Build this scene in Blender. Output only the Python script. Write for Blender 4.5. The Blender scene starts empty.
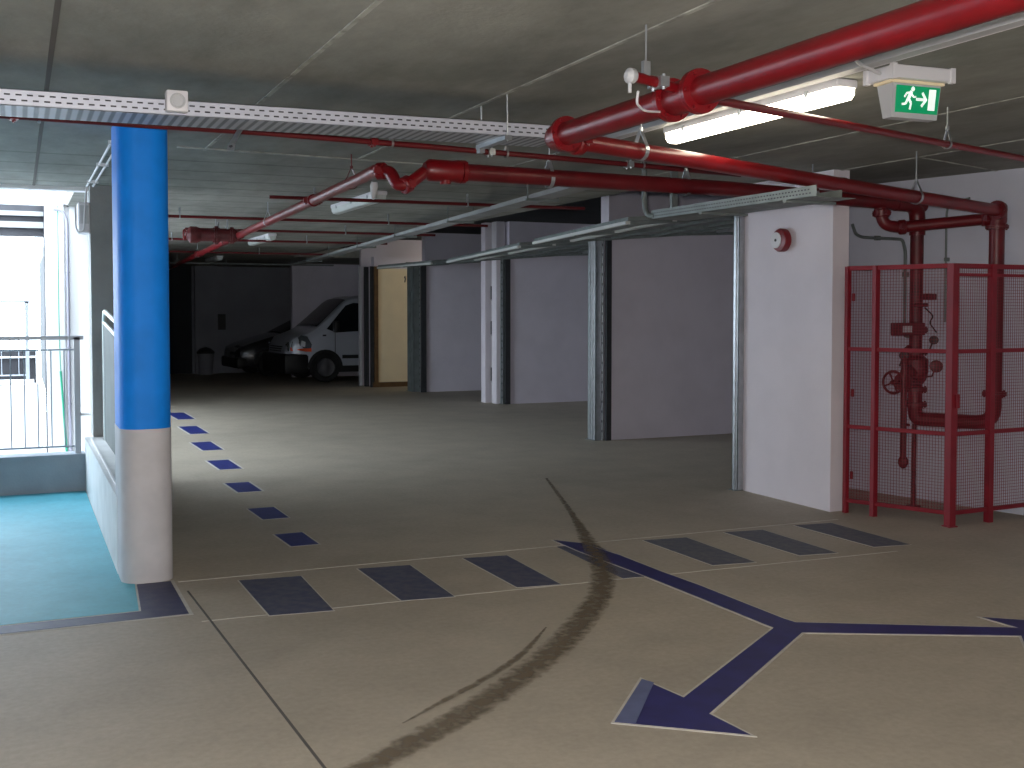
import bpy, bmesh, math, random
from mathutils import Vector, Matrix
random.seed(7)
C = bpy.context.scene.collection
R = math.radians
PI = math.pi

# ------------------------------------------------------------------ materials
def mat(name, col, rough=.7, metal=0., var=0., scale=4., bump=0., bscale=60., emit=None, estr=0., col2=None, spec=.5, detail=4, coat=0.):
    m = bpy.data.materials.new(name); m.use_nodes = True
    nt = m.node_tree; b = nt.nodes['Principled BSDF']
    b.inputs['Base Color'].default_value = (*col, 1)
    b.inputs['Roughness'].default_value = rough
    b.inputs['Metallic'].default_value = metal
    b.inputs['Specular IOR Level'].default_value = spec
    b.inputs['Coat Weight'].default_value = coat
    tc = nt.nodes.new('ShaderNodeTexCoord')
    if var or col2:
        n = nt.nodes.new('ShaderNodeTexNoise'); n.inputs['Scale'].default_value = scale; n.inputs['Detail'].default_value = detail
        nt.links.new(tc.outputs['Object'], n.inputs['Vector'])
        r = nt.nodes.new('ShaderNodeValToRGB')
        c2 = col2 or tuple(c*(1-var) for c in col)
        r.color_ramp.elements[0].color = (*c2, 1); r.color_ramp.elements[0].position = .32
        r.color_ramp.elements[1].color = (*col, 1); r.color_ramp.elements[1].position = .62
        nt.links.new(n.outputs['Fac'], r.inputs['Fac']); nt.links.new(r.outputs['Color'], b.inputs['Base Color'])
    if bump:
        n = nt.nodes.new('ShaderNodeTexNoise'); n.inputs['Scale'].default_value = bscale; n.inputs['Detail'].default_value = 3
        nt.links.new(tc.outputs['Object'], n.inputs['Vector'])
        bp = nt.nodes.new('ShaderNodeBump'); bp.inputs['Strength'].default_value = bump; bp.inputs['Distance'].default_value = .01
        nt.links.new(n.outputs['Fac'], bp.inputs['Height']); nt.links.new(bp.outputs['Normal'], b.inputs['Normal'])
    if emit:
        b.inputs['Emission Color'].default_value = (*emit, 1); b.inputs['Emission Strength'].default_value = estr
    return m

def layered(name, cols, rough=.8, scales=(.5, 3, 25), stretch=(1, 1, 1), bump=.15, stripes=None, spec=.3):
    """concrete like surface: three noises multiplied onto a base colour, optional faint board stripes"""
    m = bpy.data.materials.new(name); m.use_nodes = True
    nt = m.node_tree; b = nt.nodes['Principled BSDF']; L = nt.links.new
    b.inputs['Roughness'].default_value = rough; b.inputs['Specular IOR Level'].default_value = spec
    tc = nt.nodes.new('ShaderNodeTexCoord'); mp = nt.nodes.new('ShaderNodeMapping'); mp.inputs['Scale'].default_value = stretch
    L(tc.outputs['Object'], mp.inputs['Vector'])
    prev = None
    for i, (s, (a, c)) in enumerate(zip(scales, cols)):
        n = nt.nodes.new('ShaderNodeTexNoise'); n.inputs['Scale'].default_value = s; n.inputs['Detail'].default_value = 5
        n.inputs['Roughness'].default_value = .6
        L(mp.outputs['Vector'], n.inputs['Vector'])
        r = nt.nodes.new('ShaderNodeValToRGB'); r.color_ramp.elements[0].position = .3; r.color_ramp.elements[1].position = .7
        r.color_ramp.elements[0].color = (*a, 1); r.color_ramp.elements[1].color = (*c, 1)
        L(n.outputs['Fac'], r.inputs['Fac'])
        if prev is None: prev = r.outputs['Color']
        else:
            x = nt.nodes.new('ShaderNodeMix'); x.data_type = 'RGBA'; x.blend_type = 'MULTIPLY'; x.inputs[0].default_value = 1
            L(prev, x.inputs[6]); L(r.outputs['Color'], x.inputs[7]); prev = x.outputs[2]
    if stripes:
        sp = nt.nodes.new('ShaderNodeSeparateXYZ'); L(tc.outputs['Object'], sp.inputs[0])
        y0, period, dark = stripes
        mth = lambda op, a, b_: None
        def M(op, a, v):
            q = nt.nodes.new('ShaderNodeMath'); q.operation = op
            if hasattr(a, 'links'): L(a, q.inputs[0])
            else: q.inputs[0].default_value = a
            if hasattr(v, 'links'): L(v, q.inputs[1])
            else: q.inputs[1].default_value = v
            return q.outputs[0]
        fr = M('FRACT', M('DIVIDE', sp.outputs['Y'], period), 0)
        line = M('LESS_THAN', fr, .09)
        far = M('GREATER_THAN', sp.outputs['Y'], y0)
        amt = M('MULTIPLY', M('MULTIPLY', line, far), dark)
        inv = M('SUBTRACT', 1.0, amt)
        x = nt.nodes.new('ShaderNodeMix'); x.data_type = 'RGBA'; x.blend_type = 'MULTIPLY'; x.inputs[0].default_value = 1
        cb = nt.nodes.new('ShaderNodeCombineColor'); L(inv, cb.inputs[0]); L(inv, cb.inputs[1]); L(inv, cb.inputs[2])
        L(prev, x.inputs[6]); L(cb.outputs[0], x.inputs[7]); prev = x.outputs[2]
    L(prev, b.inputs['Base Color'])
    if bump:
        n = nt.nodes.new('ShaderNodeTexNoise'); n.inputs['Scale'].default_value = 40
        L(tc.outputs['Object'], n.inputs['Vector'])
        bp = nt.nodes.new('ShaderNodeBump'); bp.inputs['Strength'].default_value = bump; bp.inputs['Distance'].default_value = .01
        L(n.outputs['Fac'], bp.inputs['Height']); L(bp.outputs['Normal'], b.inputs['Normal'])
    return m

W1 = (1, 1, 1)
FLOOR = layered('floor_concrete', [((.43, .375, .30), (.54, .47, .375)), ((.86, .86, .86), W1), ((.85, .85, .84), W1)], rough=.62, scales=(.45, 2.6, 30), bump=.08, spec=.35)
CEIL = layered('ceiling_concrete', [((.24, .245, .22), (.40, .40, .36)), ((.70, .70, .70), W1), ((.9, .9, .9), W1)], rough=.9, scales=(.7, 3.5, 25), stretch=(1, .45, 1), bump=.2, stripes=(7.95, .60, .3))
GCEIL = mat('shaded_garage_ceiling', (.035, .035, .035), .9, var=.3)  # near-black colour stands in for the ceiling being unlit
CAULK = mat('joint_filler', (.42, .42, .38), .9, var=.5, scale=9)
DJOINT = mat('dark_joint', (.10, .09, .08), .9)
WWALL = mat('white_block_wall', (.76, .71, .76), .85, var=.06, scale=2.5, bump=.15, bscale=90)
GWALL = mat('grey_plaster', (.74, .70, .78), .9, var=.07, scale=2.5, bump=.15, bscale=90)
BLUEWALL = mat('recess_wall_paint', (.64, .66, .76), .9, var=.10, scale=2)
CREAM = mat('cream_paint', (.92, .78, .52), .8, var=.06, scale=3)
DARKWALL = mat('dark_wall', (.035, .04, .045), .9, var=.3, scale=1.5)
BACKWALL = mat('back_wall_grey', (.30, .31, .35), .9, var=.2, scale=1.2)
CONC = mat('grey_concrete', (.33, .34, .34), .9, var=.2, scale=3, bump=.2)
KERB = mat('grey_blue_kerb', (.30, .34, .38), .85, var=.15, scale=4, bump=.2)
WHITEP = mat('white_parapet', (.72, .73, .73), .8, var=.12, scale=4)
EXTW = mat('exterior_white', (.85, .85, .86), .9, var=.05, scale=1)
PALES = mat('pale_door_rail', (.62, .64, .62), .5)
EXTG = mat('exterior_grey', (.055, .055, .062), .9, var=.2)
EXTGROUND = mat('exterior_ground', (.6, .6, .6), .9, var=.1)
BLUE = mat('blue_pillar_paint', (.005, .27, .95), .55, var=.12, scale=5, bump=.05, spec=.25)
PWHITE = mat('white_pillar_paint', (.60, .58, .60), .55, var=.12, scale=6)
TURQ = layered('turquoise_floor_paint', [((.08, .42, .54), (.13, .52, .63)), ((.82, .84, .86), W1), ((.88, .88, .88), W1)], rough=.55, scales=(.9, 4, 25), bump=.05)
NAVY = mat('navy_floor_paint', (.035, .037, .10), .55, col2=(.06, .06, .11), scale=16)
NAVYW = mat('worn_navy_paint', (.065, .07, .13), .65, col2=(.12, .12, .15), scale=14, detail=8)
NAVYG = mat('faded_navy_paint', (.095, .10, .14), .7, col2=(.15, .15, .16), scale=18, detail=8)
ARROWP = mat('arrow_navy_paint', (.028, .026, .15), .5, var=.3, scale=7)
ARROWL = mat('arrow_light_paint', (.13, .15, .28), .5, var=.2, scale=9)
BRIGHTB = mat('blue_dash_paint', (.02, .03, .20), .5, var=.25, scale=20)
EDGEP = mat('pale_mark_edge', (.58, .55, .50), .8, var=.15, scale=15)
RED = mat('red_pipe_paint', (.19, .004, .008), .34, var=.2, scale=7, spec=.5)
REDD = mat('dark_red_pipe_paint', (.13, .006, .010), .4, var=.25, scale=6)
REDC = mat('red_cage_paint', (.25, .008, .020), .55, var=.15, scale=6)
REDV = mat('oxide_red_valve', (.12, .01, .014), .5, var=.4, scale=12)
GALV = mat('galvanised_steel', (.46, .49, .52), .33, metal=.75, var=.18, scale=14)
GALVD = mat('dull_galvanised_steel', (.22, .25, .245), .55, metal=.4, var=.25, scale=8)
TRAYM = mat('perforated_tray_steel', (.58, .60, .68), .4, metal=.35, var=.1, scale=10)
SLOT = mat('tray_slot', (.05, .05, .06), .8)
WPLAS = mat('white_plastic', (.72, .71, .74), .5, var=.04)
GPLAS = mat('grey_plastic', (.50, .51, .53), .5, var=.08)
GREENS = mat('green_sign_face', (.0, .22, .09), .4, emit=(.0, .35, .13), estr=.42)
WSIGN = mat('white_sign_symbol', (.85, .9, .88), .4, emit=(.85, 1, .92), estr=.55)
LAMPON = mat('lit_tube_diffuser', (.9, .9, .85), .4, emit=(1, .90, .70), estr=12)
LAMPOFF = mat('unlit_diffuser', (.62, .66, .64), .3, var=.1)
BLACK = mat('black_plastic', (.012, .012, .013), .5, var=.3)
BLACKM = mat('dark_jamb', (.035, .037, .042), .6, var=.3)
WOOD = mat('brown_wood', (.16, .085, .03), .7, var=.35, scale=9)
VANP = mat('silver_white_van_paint', (.52, .54, .60), .3, metal=.15, coat=.6)
CARP = mat('dark_car_paint', (.022, .023, .028), .25, coat=.8)
GLASS = mat('dark_tinted_glass', (.010, .012, .015), .25, spec=.2)
HLAMP = mat('headlight_housing', (.10, .11, .12), .15, metal=.4)
LENS = mat('headlight_lens', (.75, .78, .8), .12, metal=.6)
ORANGE = mat('orange_indicator_lens', (.95, .10, .015), .25, spec=.8)
TYRE = mat('tyre_rubber', (.012, .012, .012), .85)
RIM = mat('wheel_rim', (.14, .14, .15), .45, metal=.6)
RAILM = mat('grey_railing_paint', (.33, .36, .40), .4, metal=.3)
RAILW = mat('pale_handrail_steel', (.62, .66, .64), .35, metal=.3)
PANELM = mat('grey_infill_sheet', (.13, .15, .145), .7, var=.15)
GREENH = mat('green_hose', (.02, .34, .20), .5)
PIPEG = mat('grey_downpipe', (.34, .33, .40), .5)

def skid_mat():
    m = bpy.data.materials.new('tyre_dirt'); m.use_nodes = True; nt = m.node_tree; L = nt.links.new
    b = nt.nodes['Principled BSDF']; b.inputs['Base Color'].default_value = (.16, .12, .075, 1); b.inputs['Roughness'].default_value = .8
    tc = nt.nodes.new('ShaderNodeTexCoord'); n = nt.nodes.new('ShaderNodeTexNoise'); n.inputs['Scale'].default_value = 22; n.inputs['Detail'].default_value = 8
    L(tc.outputs['Object'], n.inputs['Vector'])
    uv = nt.nodes.new('ShaderNodeUVMap'); sp = nt.nodes.new('ShaderNodeSeparateXYZ'); L(uv.outputs[0], sp.inputs[0])
    def M(op, a, v=None):
        q = nt.nodes.new('ShaderNodeMath'); q.operation = op
        for i, k in enumerate((a, v)):
            if k is None: continue
            if hasattr(k, 'links'): L(k, q.inputs[i])
            else: q.inputs[i].default_value = k
        return q.outputs[0]
    v = sp.outputs['Y']
    edge = M('MULTIPLY', M('MULTIPLY', v, M('SUBTRACT', 1.0, v)), 4.0)       # 0 at both rims of the mark, 1 on its middle line
    q = M('ADD', M('MULTIPLY', M('SUBTRACT', n.outputs['Fac'], .55), 1.5), M('MULTIPLY', edge, .80))
    a = nt.nodes.new('ShaderNodeClamp'); L(q, a.inputs[0]); a.inputs[2].default_value = .72
    L(a.outputs[0], b.inputs['Alpha'])
    return m
SKID = skid_mat()
def tray_bottom():
    m = mat('tray_bottom_steel', (.5, .5, .55), .45, metal=.3); nt = m.node_tree; b = nt.nodes['Principled BSDF']
    tc = nt.nodes.new('ShaderNodeTexCoord'); w = nt.nodes.new('ShaderNodeTexWave'); w.inputs['Scale'].default_value = 7.0; w.inputs['Distortion'].default_value = 0
    r = nt.nodes.new('ShaderNodeValToRGB'); r.color_ramp.elements[0].color = (.16, .17, .19, 1); r.color_ramp.elements[0].position = .2; r.color_ramp.elements[1].color = (.48, .49, .54, 1); r.color_ramp.elements[1].position = .6
    nt.links.new(tc.outputs['Object'], w.inputs['Vector']); nt.links.new(w.outputs['Fac'], r.inputs['Fac']); nt.links.new(r.outputs['Color'], b.inputs['Base Color']); return m
TRAYB = tray_bottom()

# ------------------------------------------------------------------ mesh builder
def ortho(d):
    d = d.normalized(); a = Vector((0, 0, 1)) if abs(d.z) < .9 else Vector((1, 0, 0))
    u = d.cross(a).normalized(); return u, d.cross(u).normalized()

class MB:
    def __init__(s): s.bm = bmesh.new(); s.mi = 0
    def face(s, vs):
        try:
            f = s.bm.faces.new(vs); f.material_index = s.mi; return f
        except ValueError: return None
    def box(s, x0, x1, y0, y1, z0, z1, M=None):
        P = [(x, y, z) for x in (x0, x1) for y in (y0, y1) for z in (z0, z1)]
        v = [s.bm.verts.new((M @ Vector(p)) if M else p) for p in P]
        for q in ((0, 1, 3, 2), (4, 6, 7, 5), (0, 4, 5, 1), (2, 3, 7, 6), (0, 2, 6, 4), (1, 5, 7, 3)): s.face([v[i] for i in q])
        return s
    def bbox(s, x0, x1, y0, y1, z0, z1, r=.01, M=None):
        """box with chamfered edges"""
        t = bmesh.new(); bmesh.ops.create_cube(t, size=1)
        for v in t.verts: v.co = Vector(((x0+x1)/2+v.co.x*(x1-x0), (y0+y1)/2+v.co.y*(y1-y0), (z0+z1)/2+v.co.z*(z1-z0)))
        bmesh.ops.bevel(t, geom=t.edges[:], offset=r, segments=2, affect='EDGES', profile=.5)
        mp = {}
        for v in t.verts: mp[v] = s.bm.verts.new((M @ v.co) if M else v.co)
        for f in t.faces: s.face([mp[v] for v in f.verts])
        t.free(); return s
    def bar(s, a, b, w, h):
        a = Vector(a); b = Vector(b); d = b-a
        hz = Vector((d.x, d.y, 0))
        if hz.length < 1e-5: u, n = Vector((1, 0, 0)), Vector((0, 1, 0))
        else: u = Vector((-hz.y, hz.x, 0)).normalized(); n = d.normalized().cross(u)
        v = []
        for p in (a, b):
            for (i, j) in ((-1, -1), (1, -1), (1, 1), (-1, 1)): v.append(s.bm.verts.new(p+u*i*w/2+n*j*h/2))
        for q in ((0, 1, 2, 3), (7, 6, 5, 4), (0, 4, 5, 1), (1, 5, 6, 2), (2, 6, 7, 3), (3, 7, 4, 0)): s.face([v[i] for i in q])
        return s
    def tube(s, pts, r, n=12, bend=0., cap=True):
        pts = [Vector(p) for p in pts]
        if bend and len(pts) > 2:
            out = [pts[0]]
            for i in range(1, len(pts)-1):
                a = (pts[i-1]-pts[i]); c = (pts[i+1]-pts[i]); k = min(bend, a.length*.49, c.length*.49)
                p0 = pts[i]+a.normalized()*k; p1 = pts[i]+c.normalized()*k
                for t in (0, .2, .4, .6, .8, 1): out.append(p0*(1-t)**2+pts[i]*2*t*(1-t)+p1*t*t)
            out.append(pts[-1]); pts = out
        rings = []; u = None
        for i, p in enumerate(pts):
            if i == 0: d = pts[1]-p
            elif i == len(pts)-1: d = p-pts[i-1]
            else: d = (pts[i+1]-p).normalized()+(p-pts[i-1]).normalized()
            d.normalize()
            if u is None: u, w = ortho(d)
            else:
                u = (u-d*u.dot(d)).normalized(); w = d.cross(u)
            k = 1
            if 0 < i < len(pts)-1:
                c = d.dot((p-pts[i-1]).normalized()); k = 1/max(c, .5)
            rings.append([s.bm.verts.new(p+(u*math.cos(2*PI*j/n)+w*math.sin(2*PI*j/n))*r) for j in range(n)])
        for a, b in zip(rings, rings[1:]):
            for j in range(n): s.face((a[j], a[(j+1) % n], b[(j+1) % n], b[j]))
        if cap: s.face(rings[0][::-1]); s.face(rings[-1])
        return s
    def cyl(s, a, b, r, n=16, r2=None):
        a = Vector(a); b = Vector(b); u, w = ortho(b-a); r2 = r if r2 is None else r2
        A = [s.bm.verts.new(a+(u*math.cos(2*PI*j/n)+w*math.sin(2*PI*j/n))*r) for j in range(n)]
        B = [s.bm.verts.new(b+(u*math.cos(2*PI*j/n)+w*math.sin(2*PI*j/n))*r2) for j in range(n)]
        for j in range(n): s.face((A[j], A[(j+1) % n], B[(j+1) % n], B[j]))
        s.face(A[::-1]); s.face(B); return s
    def lathe(s, o, d, prof, n=24):
        o = Vector(o); d = Vector(d).normalized(); u, w = ortho(d); rings = []
        for (t, r) in prof: rings.append([s.bm.verts.new(o+d*t+(u*math.cos(2*PI*j/n)+w*math.sin(2*PI*j/n))*max(r, 1e-4)) for j in range(n)])
        for a, b in zip(rings, rings[1:]):
            for j in range(n): s.face((a[j], a[(j+1) % n], b[(j+1) % n], b[j]))
        s.face(rings[0][::-1]); s.face(rings[-1]); return s
    def torus(s, c, d, R_, r, n=28, k=8):
        c = Vector(c); u, w = ortho(Vector(d)); d = Vector(d).normalized(); rings = []
        for i in range(n):
            a = 2*PI*i/n; e = u*math.cos(a)+w*math.sin(a)
            rings.append([s.bm.verts.new(c+e*(R_+r*math.cos(2*PI*j/k))+d*r*math.sin(2*PI*j/k)) for j in range(k)])
        for i in range(n):
            a, b = rings[i], rings[(i+1) % n]
            for j in range(k): s.face((a[j], a[(j+1) % k], b[(j+1) % k], b[j]))
        return s
    def prism(s, poly, z0, z1, M=None):
        f = (lambda p: (M @ Vector(p)) if M else Vector(p))
        A = [s.bm.verts.new(f((x, y, z0))) for x, y in poly]; B = [s.bm.verts.new(f((x, y, z1))) for x, y in poly]
        n = len(poly); s.face(A[::-1]); s.face(B)
        for j in range(n): s.face((A[j], A[(j+1) % n], B[(j+1) % n], B[j]))
        return s
    def build(s, name, m, parent=None, smooth=False, loc=None):
        bmesh.ops.recalc_face_normals(s.bm, faces=s.bm.faces[:])
        me = bpy.data.meshes.new(name)
        if loc is not None:
            bmesh.ops.translate(s.bm, vec=-Vector(loc), verts=s.bm.verts[:])
        s.bm.to_mesh(me); s.bm.free()
        for x in (m if isinstance(m, (list, tuple)) else [m]): me.materials.append(x)
        if smooth:
            me.shade_smooth()
            try: me.set_sharp_from_angle(angle=R(38))
            except Exception: pass
        o = bpy.data.objects.new(name, me); C.objects.link(o)
        if loc is not None: o.location = loc
        if parent:
            o.parent = parent
            if parent.type == 'EMPTY' or parent.location.length:
                o.location = Vector(loc or (0, 0, 0)) - world(parent)
        return o

def world(o):
    v = Vector(o.location); 
    while o.parent: o = o.parent; v += Vector(o.location)
    return v
def tag(o, label, cat, group=None, kind=None):
    if label: o['label'] = label
    if cat: o['category'] = cat
    if group: o['group'] = group
    if kind: o['kind'] = kind
    return o
def thing(name, label, cat, loc=(0, 0, 0), group=None):
    o = bpy.data.objects.new(name, None); C.objects.link(o); o.location = loc; o.empty_display_size = .1
    return tag(o, label, cat, group)
def struct(name, mb, m, label=None, smooth=False):
    o = mb.build(name, m, smooth=smooth); o['kind'] = 'structure'
    if label: o['label'] = label; o['category'] = name.split('_')[0]
    return o
def copy_tree(o, parent=None):
    c = o.copy(); C.objects.link(c); c.parent = parent
    for ch in [k for k in bpy.data.objects if k.parent == o]: copy_tree(ch, c)
    return c

H = 2.70      # ceiling height
GH = 3.10     # higher ceiling over the garages
# ------------------------------------------------------------------ setting
m = MB(); m.box(-5.2, 12, -6.2, 10.38, -.12, 0); m.box(.52, 12, 10.38, 29.2, -.12, 0)
floor = struct('floor', m, FLOOR, 'beige grey concrete garage floor with painted markings')
m = MB(); m.box(-5.2, 5.2, -6.2, 10.75, H, H+.2); m.box(.5, 5.2, 10.75, 29.2, H, H+.2); m.box(5.2, 12, -6.2, 7.97, H, H+.2); m.box(5.2, 12, 22.6, 29.2, H, H+.2)
ceiling = struct('ceiling', m, CEIL, 'grey green concrete ceiling of wide planks')
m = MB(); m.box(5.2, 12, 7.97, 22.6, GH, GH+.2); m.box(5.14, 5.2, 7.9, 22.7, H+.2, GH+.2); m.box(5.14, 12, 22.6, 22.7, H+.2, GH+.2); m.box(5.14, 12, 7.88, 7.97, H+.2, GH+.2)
struct('ceiling_garages', m, GCEIL, 'higher ceiling above the garage boxes, coloured dark for its shade')
for k, x in enumerate((1.19, 2.28, 3.47, 4.75, 5.93, -1.0, -2.1)):
    m = MB(); m.bar((x, -6, H-.002), (x, 7.8 if x > .9 else 10.4, H-.002), .022, .006); m.build('joint', CAULK, ceiling)
m = MB(); m.bar((.15, -6, H-.001), (.15, 10.6, H-.001), .022, .006); m.build('joint', DJOINT, ceiling)
m = MB(); m.bar((1.0, 7.72, H-.003), (4.9, 8.05, H-.003), .045, .008); m.build('joint', CAULK, ceiling)
m = MB(); m.bar((5.9, 6.05, H-.002), (7.8, 6.62, H-.002), .02, .006); m.build('joint', CAULK, ceiling)
m = MB(); m.bar((.86, 6.42, .0005), (.98, 3.0, .0005), .011, .004); m.build('joint', DJOINT, floor)
m = MB(); m.bar((.84, 6.66, .0005), (5.7, 6.60, .0005), .007, .003); m.build('guide_line', EDGEP, floor)
m = MB(); m.bar((.84, 5.76, .0005), (5.3, 5.56, .0005), .007, .003); m.build('guide_line', EDGEP, floor)

# garage partitions and walls
m = MB(); m.box(5.85, 6.01, 6.87, 7.97, 0, H); struct('wall_pier', m, WWALL, 'white wall pier carrying the red siren')
m = MB(); m.box(5.85, 12, 7.97, 8.06, 0, GH); m.box(6.01, 12, 7.8, 7.97, 0, H); struct('wall_first_garage', m, WWALL)
m = MB(); m.prism([(6.77, 7.85), (7.395, 4.9), (8.2, 1.5), (9.7, -6), (9.9, -6), (8.4, 1.5), (7.6, 4.9), (6.97, 7.85)], 0, H); struct('wall_recess', m, BLUEWALL, 'bluish grey wall behind the red wire cage')
m = MB(); m.box(6.60, 12, 11.80, 12.0, 0, GH); struct('wall_partition_near', m, GWALL, 'grey plastered wall of the first open garage')
m = MB(); m.box(7.62, 12, 17.06, 17.3, 0, GH); struct('wall_partition_middle', m, GWALL, 'grey plastered wall of the second open garage')
m = MB(); m.box(7.24, 12, 20.22, 20.42, 0, GH); struct('wall_partition_far', m, GWALL, 'grey plastered wall of the third open garage')
m = MB(); m.box(6.74, 12, 21.95, 22.15, 0, 2.46); cw = struct('wall_cream', m, CREAM, 'cream painted wall of the fourth garage')
m = MB(); m.box(6.62, 12, 22.5, 22.62, 0, GH); struct('wall_garage_end', m, GWALL)
m = MB(); m.box(11.8, 12, 8, 22.6, 0, GH); struct('wall_right', m, GWALL)
m = MB(); m.box(11.8, 12, 22.6, 29.2, 0, H); struct('wall_right_far', m, GWALL)
m = MB(); m.box(5.95, 12, 25.95, 26.15, 0, H); struct('wall_bay', m, GWALL, 'grey wall behind the van')
m = MB(); m.box(4.0, 12, 28.5, 28.7, 0, H); struct('wall_back', m, BACKWALL, 'dark grey back wall of the garage')
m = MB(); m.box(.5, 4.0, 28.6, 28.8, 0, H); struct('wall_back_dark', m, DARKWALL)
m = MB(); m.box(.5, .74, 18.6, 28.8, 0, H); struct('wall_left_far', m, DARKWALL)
m = MB(); m.box(-5.2, -5.0, -6.2, 10.6, 0, H); struct('wall_left', m, GWALL)
m = MB(); m.box(-5.2, 12, -6.2, -6.0, 0, H); struct('wall_rear', m, GWALL)
m = MB(); m.box(6.74, 12, 21.96, 22.15, 2.46, H); struct('wall_cream_top', m, GWALL)
m = MB(); m.box(6.70, 8.5, 21.90, 21.95, 0, .10); struct('baseboard_cream', m, WOOD)

# facade on the left
m = MB(); m.box(-5.0, .53, 10.38, 10.62, -.5, .33); struct('trim_kerb', m, KERB, 'low grey blue kerb wall below the railing')
m = MB(); m.box(-5.0, .60, 10.60, 10.75, 2.665, H); struct('trim_lintel', m, EXTW)
m = MB(); m.box(-9, .60, 12.62, 12.9, 2.72, 3.6); m.box(-9, .25, 12.60, 12.62, 2.80, 3.6)
m.box(.285, .46, 12.62, 13.0, -.5, 2.72); m.box(.52, .60, 12.62, 12.9, -.5, 2.72); m.box(.46, .52, 12.72, 12.9, -.5, 2.72)
struct('wall_facade', m, EXTW, 'white exterior wall with its jamb beyond the railing')
# parapet and column
m = MB(); m.prism([(.53, 7.0), (.80, 7.0), (.84, 10.4), (.84, 18.6), (.56, 18.6), (.53, 10.4)], 0, .47)
par = struct('wall_parapet', m, WHITEP, 'low white parapet running back from the blue pillar')
m = MB(); m.bar((.565, 7.0, .475), (.575, 10.4, .475), .012, .012); m.bar((.78, 7.0, .475), (.815, 10.4, .475), .012, .012); m.build('coping_edge', EXTW, par)
m = MB(); m.box(.60, .86, 10.42, 10.8, .47, H); struct('wall_column', m, CONC, 'grey green concrete column on the parapet')
m = MB(); m.box(.55, .8, 13.9, 14.2, .47, H); struct('wall_column_far', m, EXTW)
m = MB(); m.box(.55, .8, 17.3, 17.6, .47, H); struct('wall_column_end', m, CONC)

# exterior, bright
m = MB(); m.box(-40, 0.5, 10.62, 60, -.6, -.5); m.box(-40, -5.2, -20, 10.62, -.6, -.5); struct('floor_exterior', m, EXTGROUND)
m = MB(); m.box(-9, .42, 16.2, 16.5, 2.60, 3.02)
struct('wall_exterior_beam', m, EXTG, 'grey horizontal beam of the ramp outside')
m = MB(); m.prism([(-6, -.5), (.235, -.5), (.235, .80), (-6, .35)], 13.0, 13.2, Matrix(((1, 0, 0, 0), (0, 0, 1, 0), (0, 1, 0, 0), (0, 0, 0, 1))))
struct('wall_exterior_ramp', m, EXTW, 'white sloped parapet of the ramp outside')
m = MB(); m.box(-9, .24, 17.5, 17.7, -.5, .9); m.box(-9, .24, 17.4, 17.5, .93, 1.02); struct('wall_exterior_far', m, EXTG)
m = MB(); m.box(.34, .42, 16.0, 16.6, -.5, 3.05); struct('wall_exterior_post', m, EXTG)
m = MB(); m.box(-6, .0, 16.66, 16.74, .22, .56); struct('wall_exterior_slot', m, EXTG)  # dark strip, the shade of a recess put into its colour
m = MB(); m.box(-9, .42, 16.12, 16.2, 2.70, 2.78); m.box(-9, .42, 16.12, 16.2, 2.86, 2.92); struct('trim_exterior_beam', m, CONC)

# ------------------------------------------------------------------ railings
def railing(name, label, x0, x1, y, zb, zt, pitch, mt, posts):
    t = thing(name, label, 'railing', (x1, y, zb))
    b = MB(); b.box(x0, x1+.03, y-.02, y+.02, zt-.022, zt+.012); b.build('top_rail', mt, t)
    b = MB(); b.tube([(x0, y, zt-.11), (x1-.02, y, zt-.11)], .008, 8); b.build('rail', mt, t)
    b = MB(); b.tube([(x0, y, zb+.065), (x1-.02, y, zb+.065)], .009, 8); b.build('rail', mt, t)
    x = x1-.13; k = 0
    while x > x0 and k < 60:
        b = MB(); b.tube([(x, y, zb+.06), (x, y, zt-.11)], .006, 6); b.build('baluster', mt, t)
        x -= pitch; k += 1
    for px in posts:
        b = MB(); b.box(px-.025, px+.025, y-.02, y+.02, zb, zt); b.build('post', mt, t)
    return t
railing('railing', 'grey metal railing with thin vertical bars on the grey kerb at left', -4.9, .50, 10.46, .33, 1.36, .108, RAILM, (.475, -1.3, -3.0, -4.7))
railing('railing', 'pale distant railing outside beyond the ramp parapet', -6, .14, 16.9, .62, 1.72, .11, RAILM, (.12, -1.8, -3.8))
b = MB(); b.box(-6, .2, 16.75, 17.0, -.5, .62); struct('wall_exterior_deck', b, EXTW)

t = thing('handrail_panel', 'narrow handrail with grey infill sheet on the parapet behind the blue pillar', 'handrail', (.67, 10.1, .47))
b = MB(); b.tube([(.685, 10.12, .47), (.685, 10.12, 1.50), (.685, 10.05, 1.59), (.68, 7.2, 1.40)], .02, 10, bend=.06); b.build('top_rail', RAILW, t, True)
b = MB(); b.tube([(.685, 10.1, 1.49), (.68, 7.2, 1.29)], .016, 10); b.build('rail', RAILW, t, True)
M4 = Matrix(((0, 0, 1, .678), (1, 0, 0, 0), (0, 1, 0, 0), (0, 0, 0, 1)))
b = MB(); b.prism([(7.2, .47), (10.1, .47), (10.1, 1.47), (7.2, 1.27)], 0, .012, M4); b.build('infill_sheet', PANELM, t)

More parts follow.
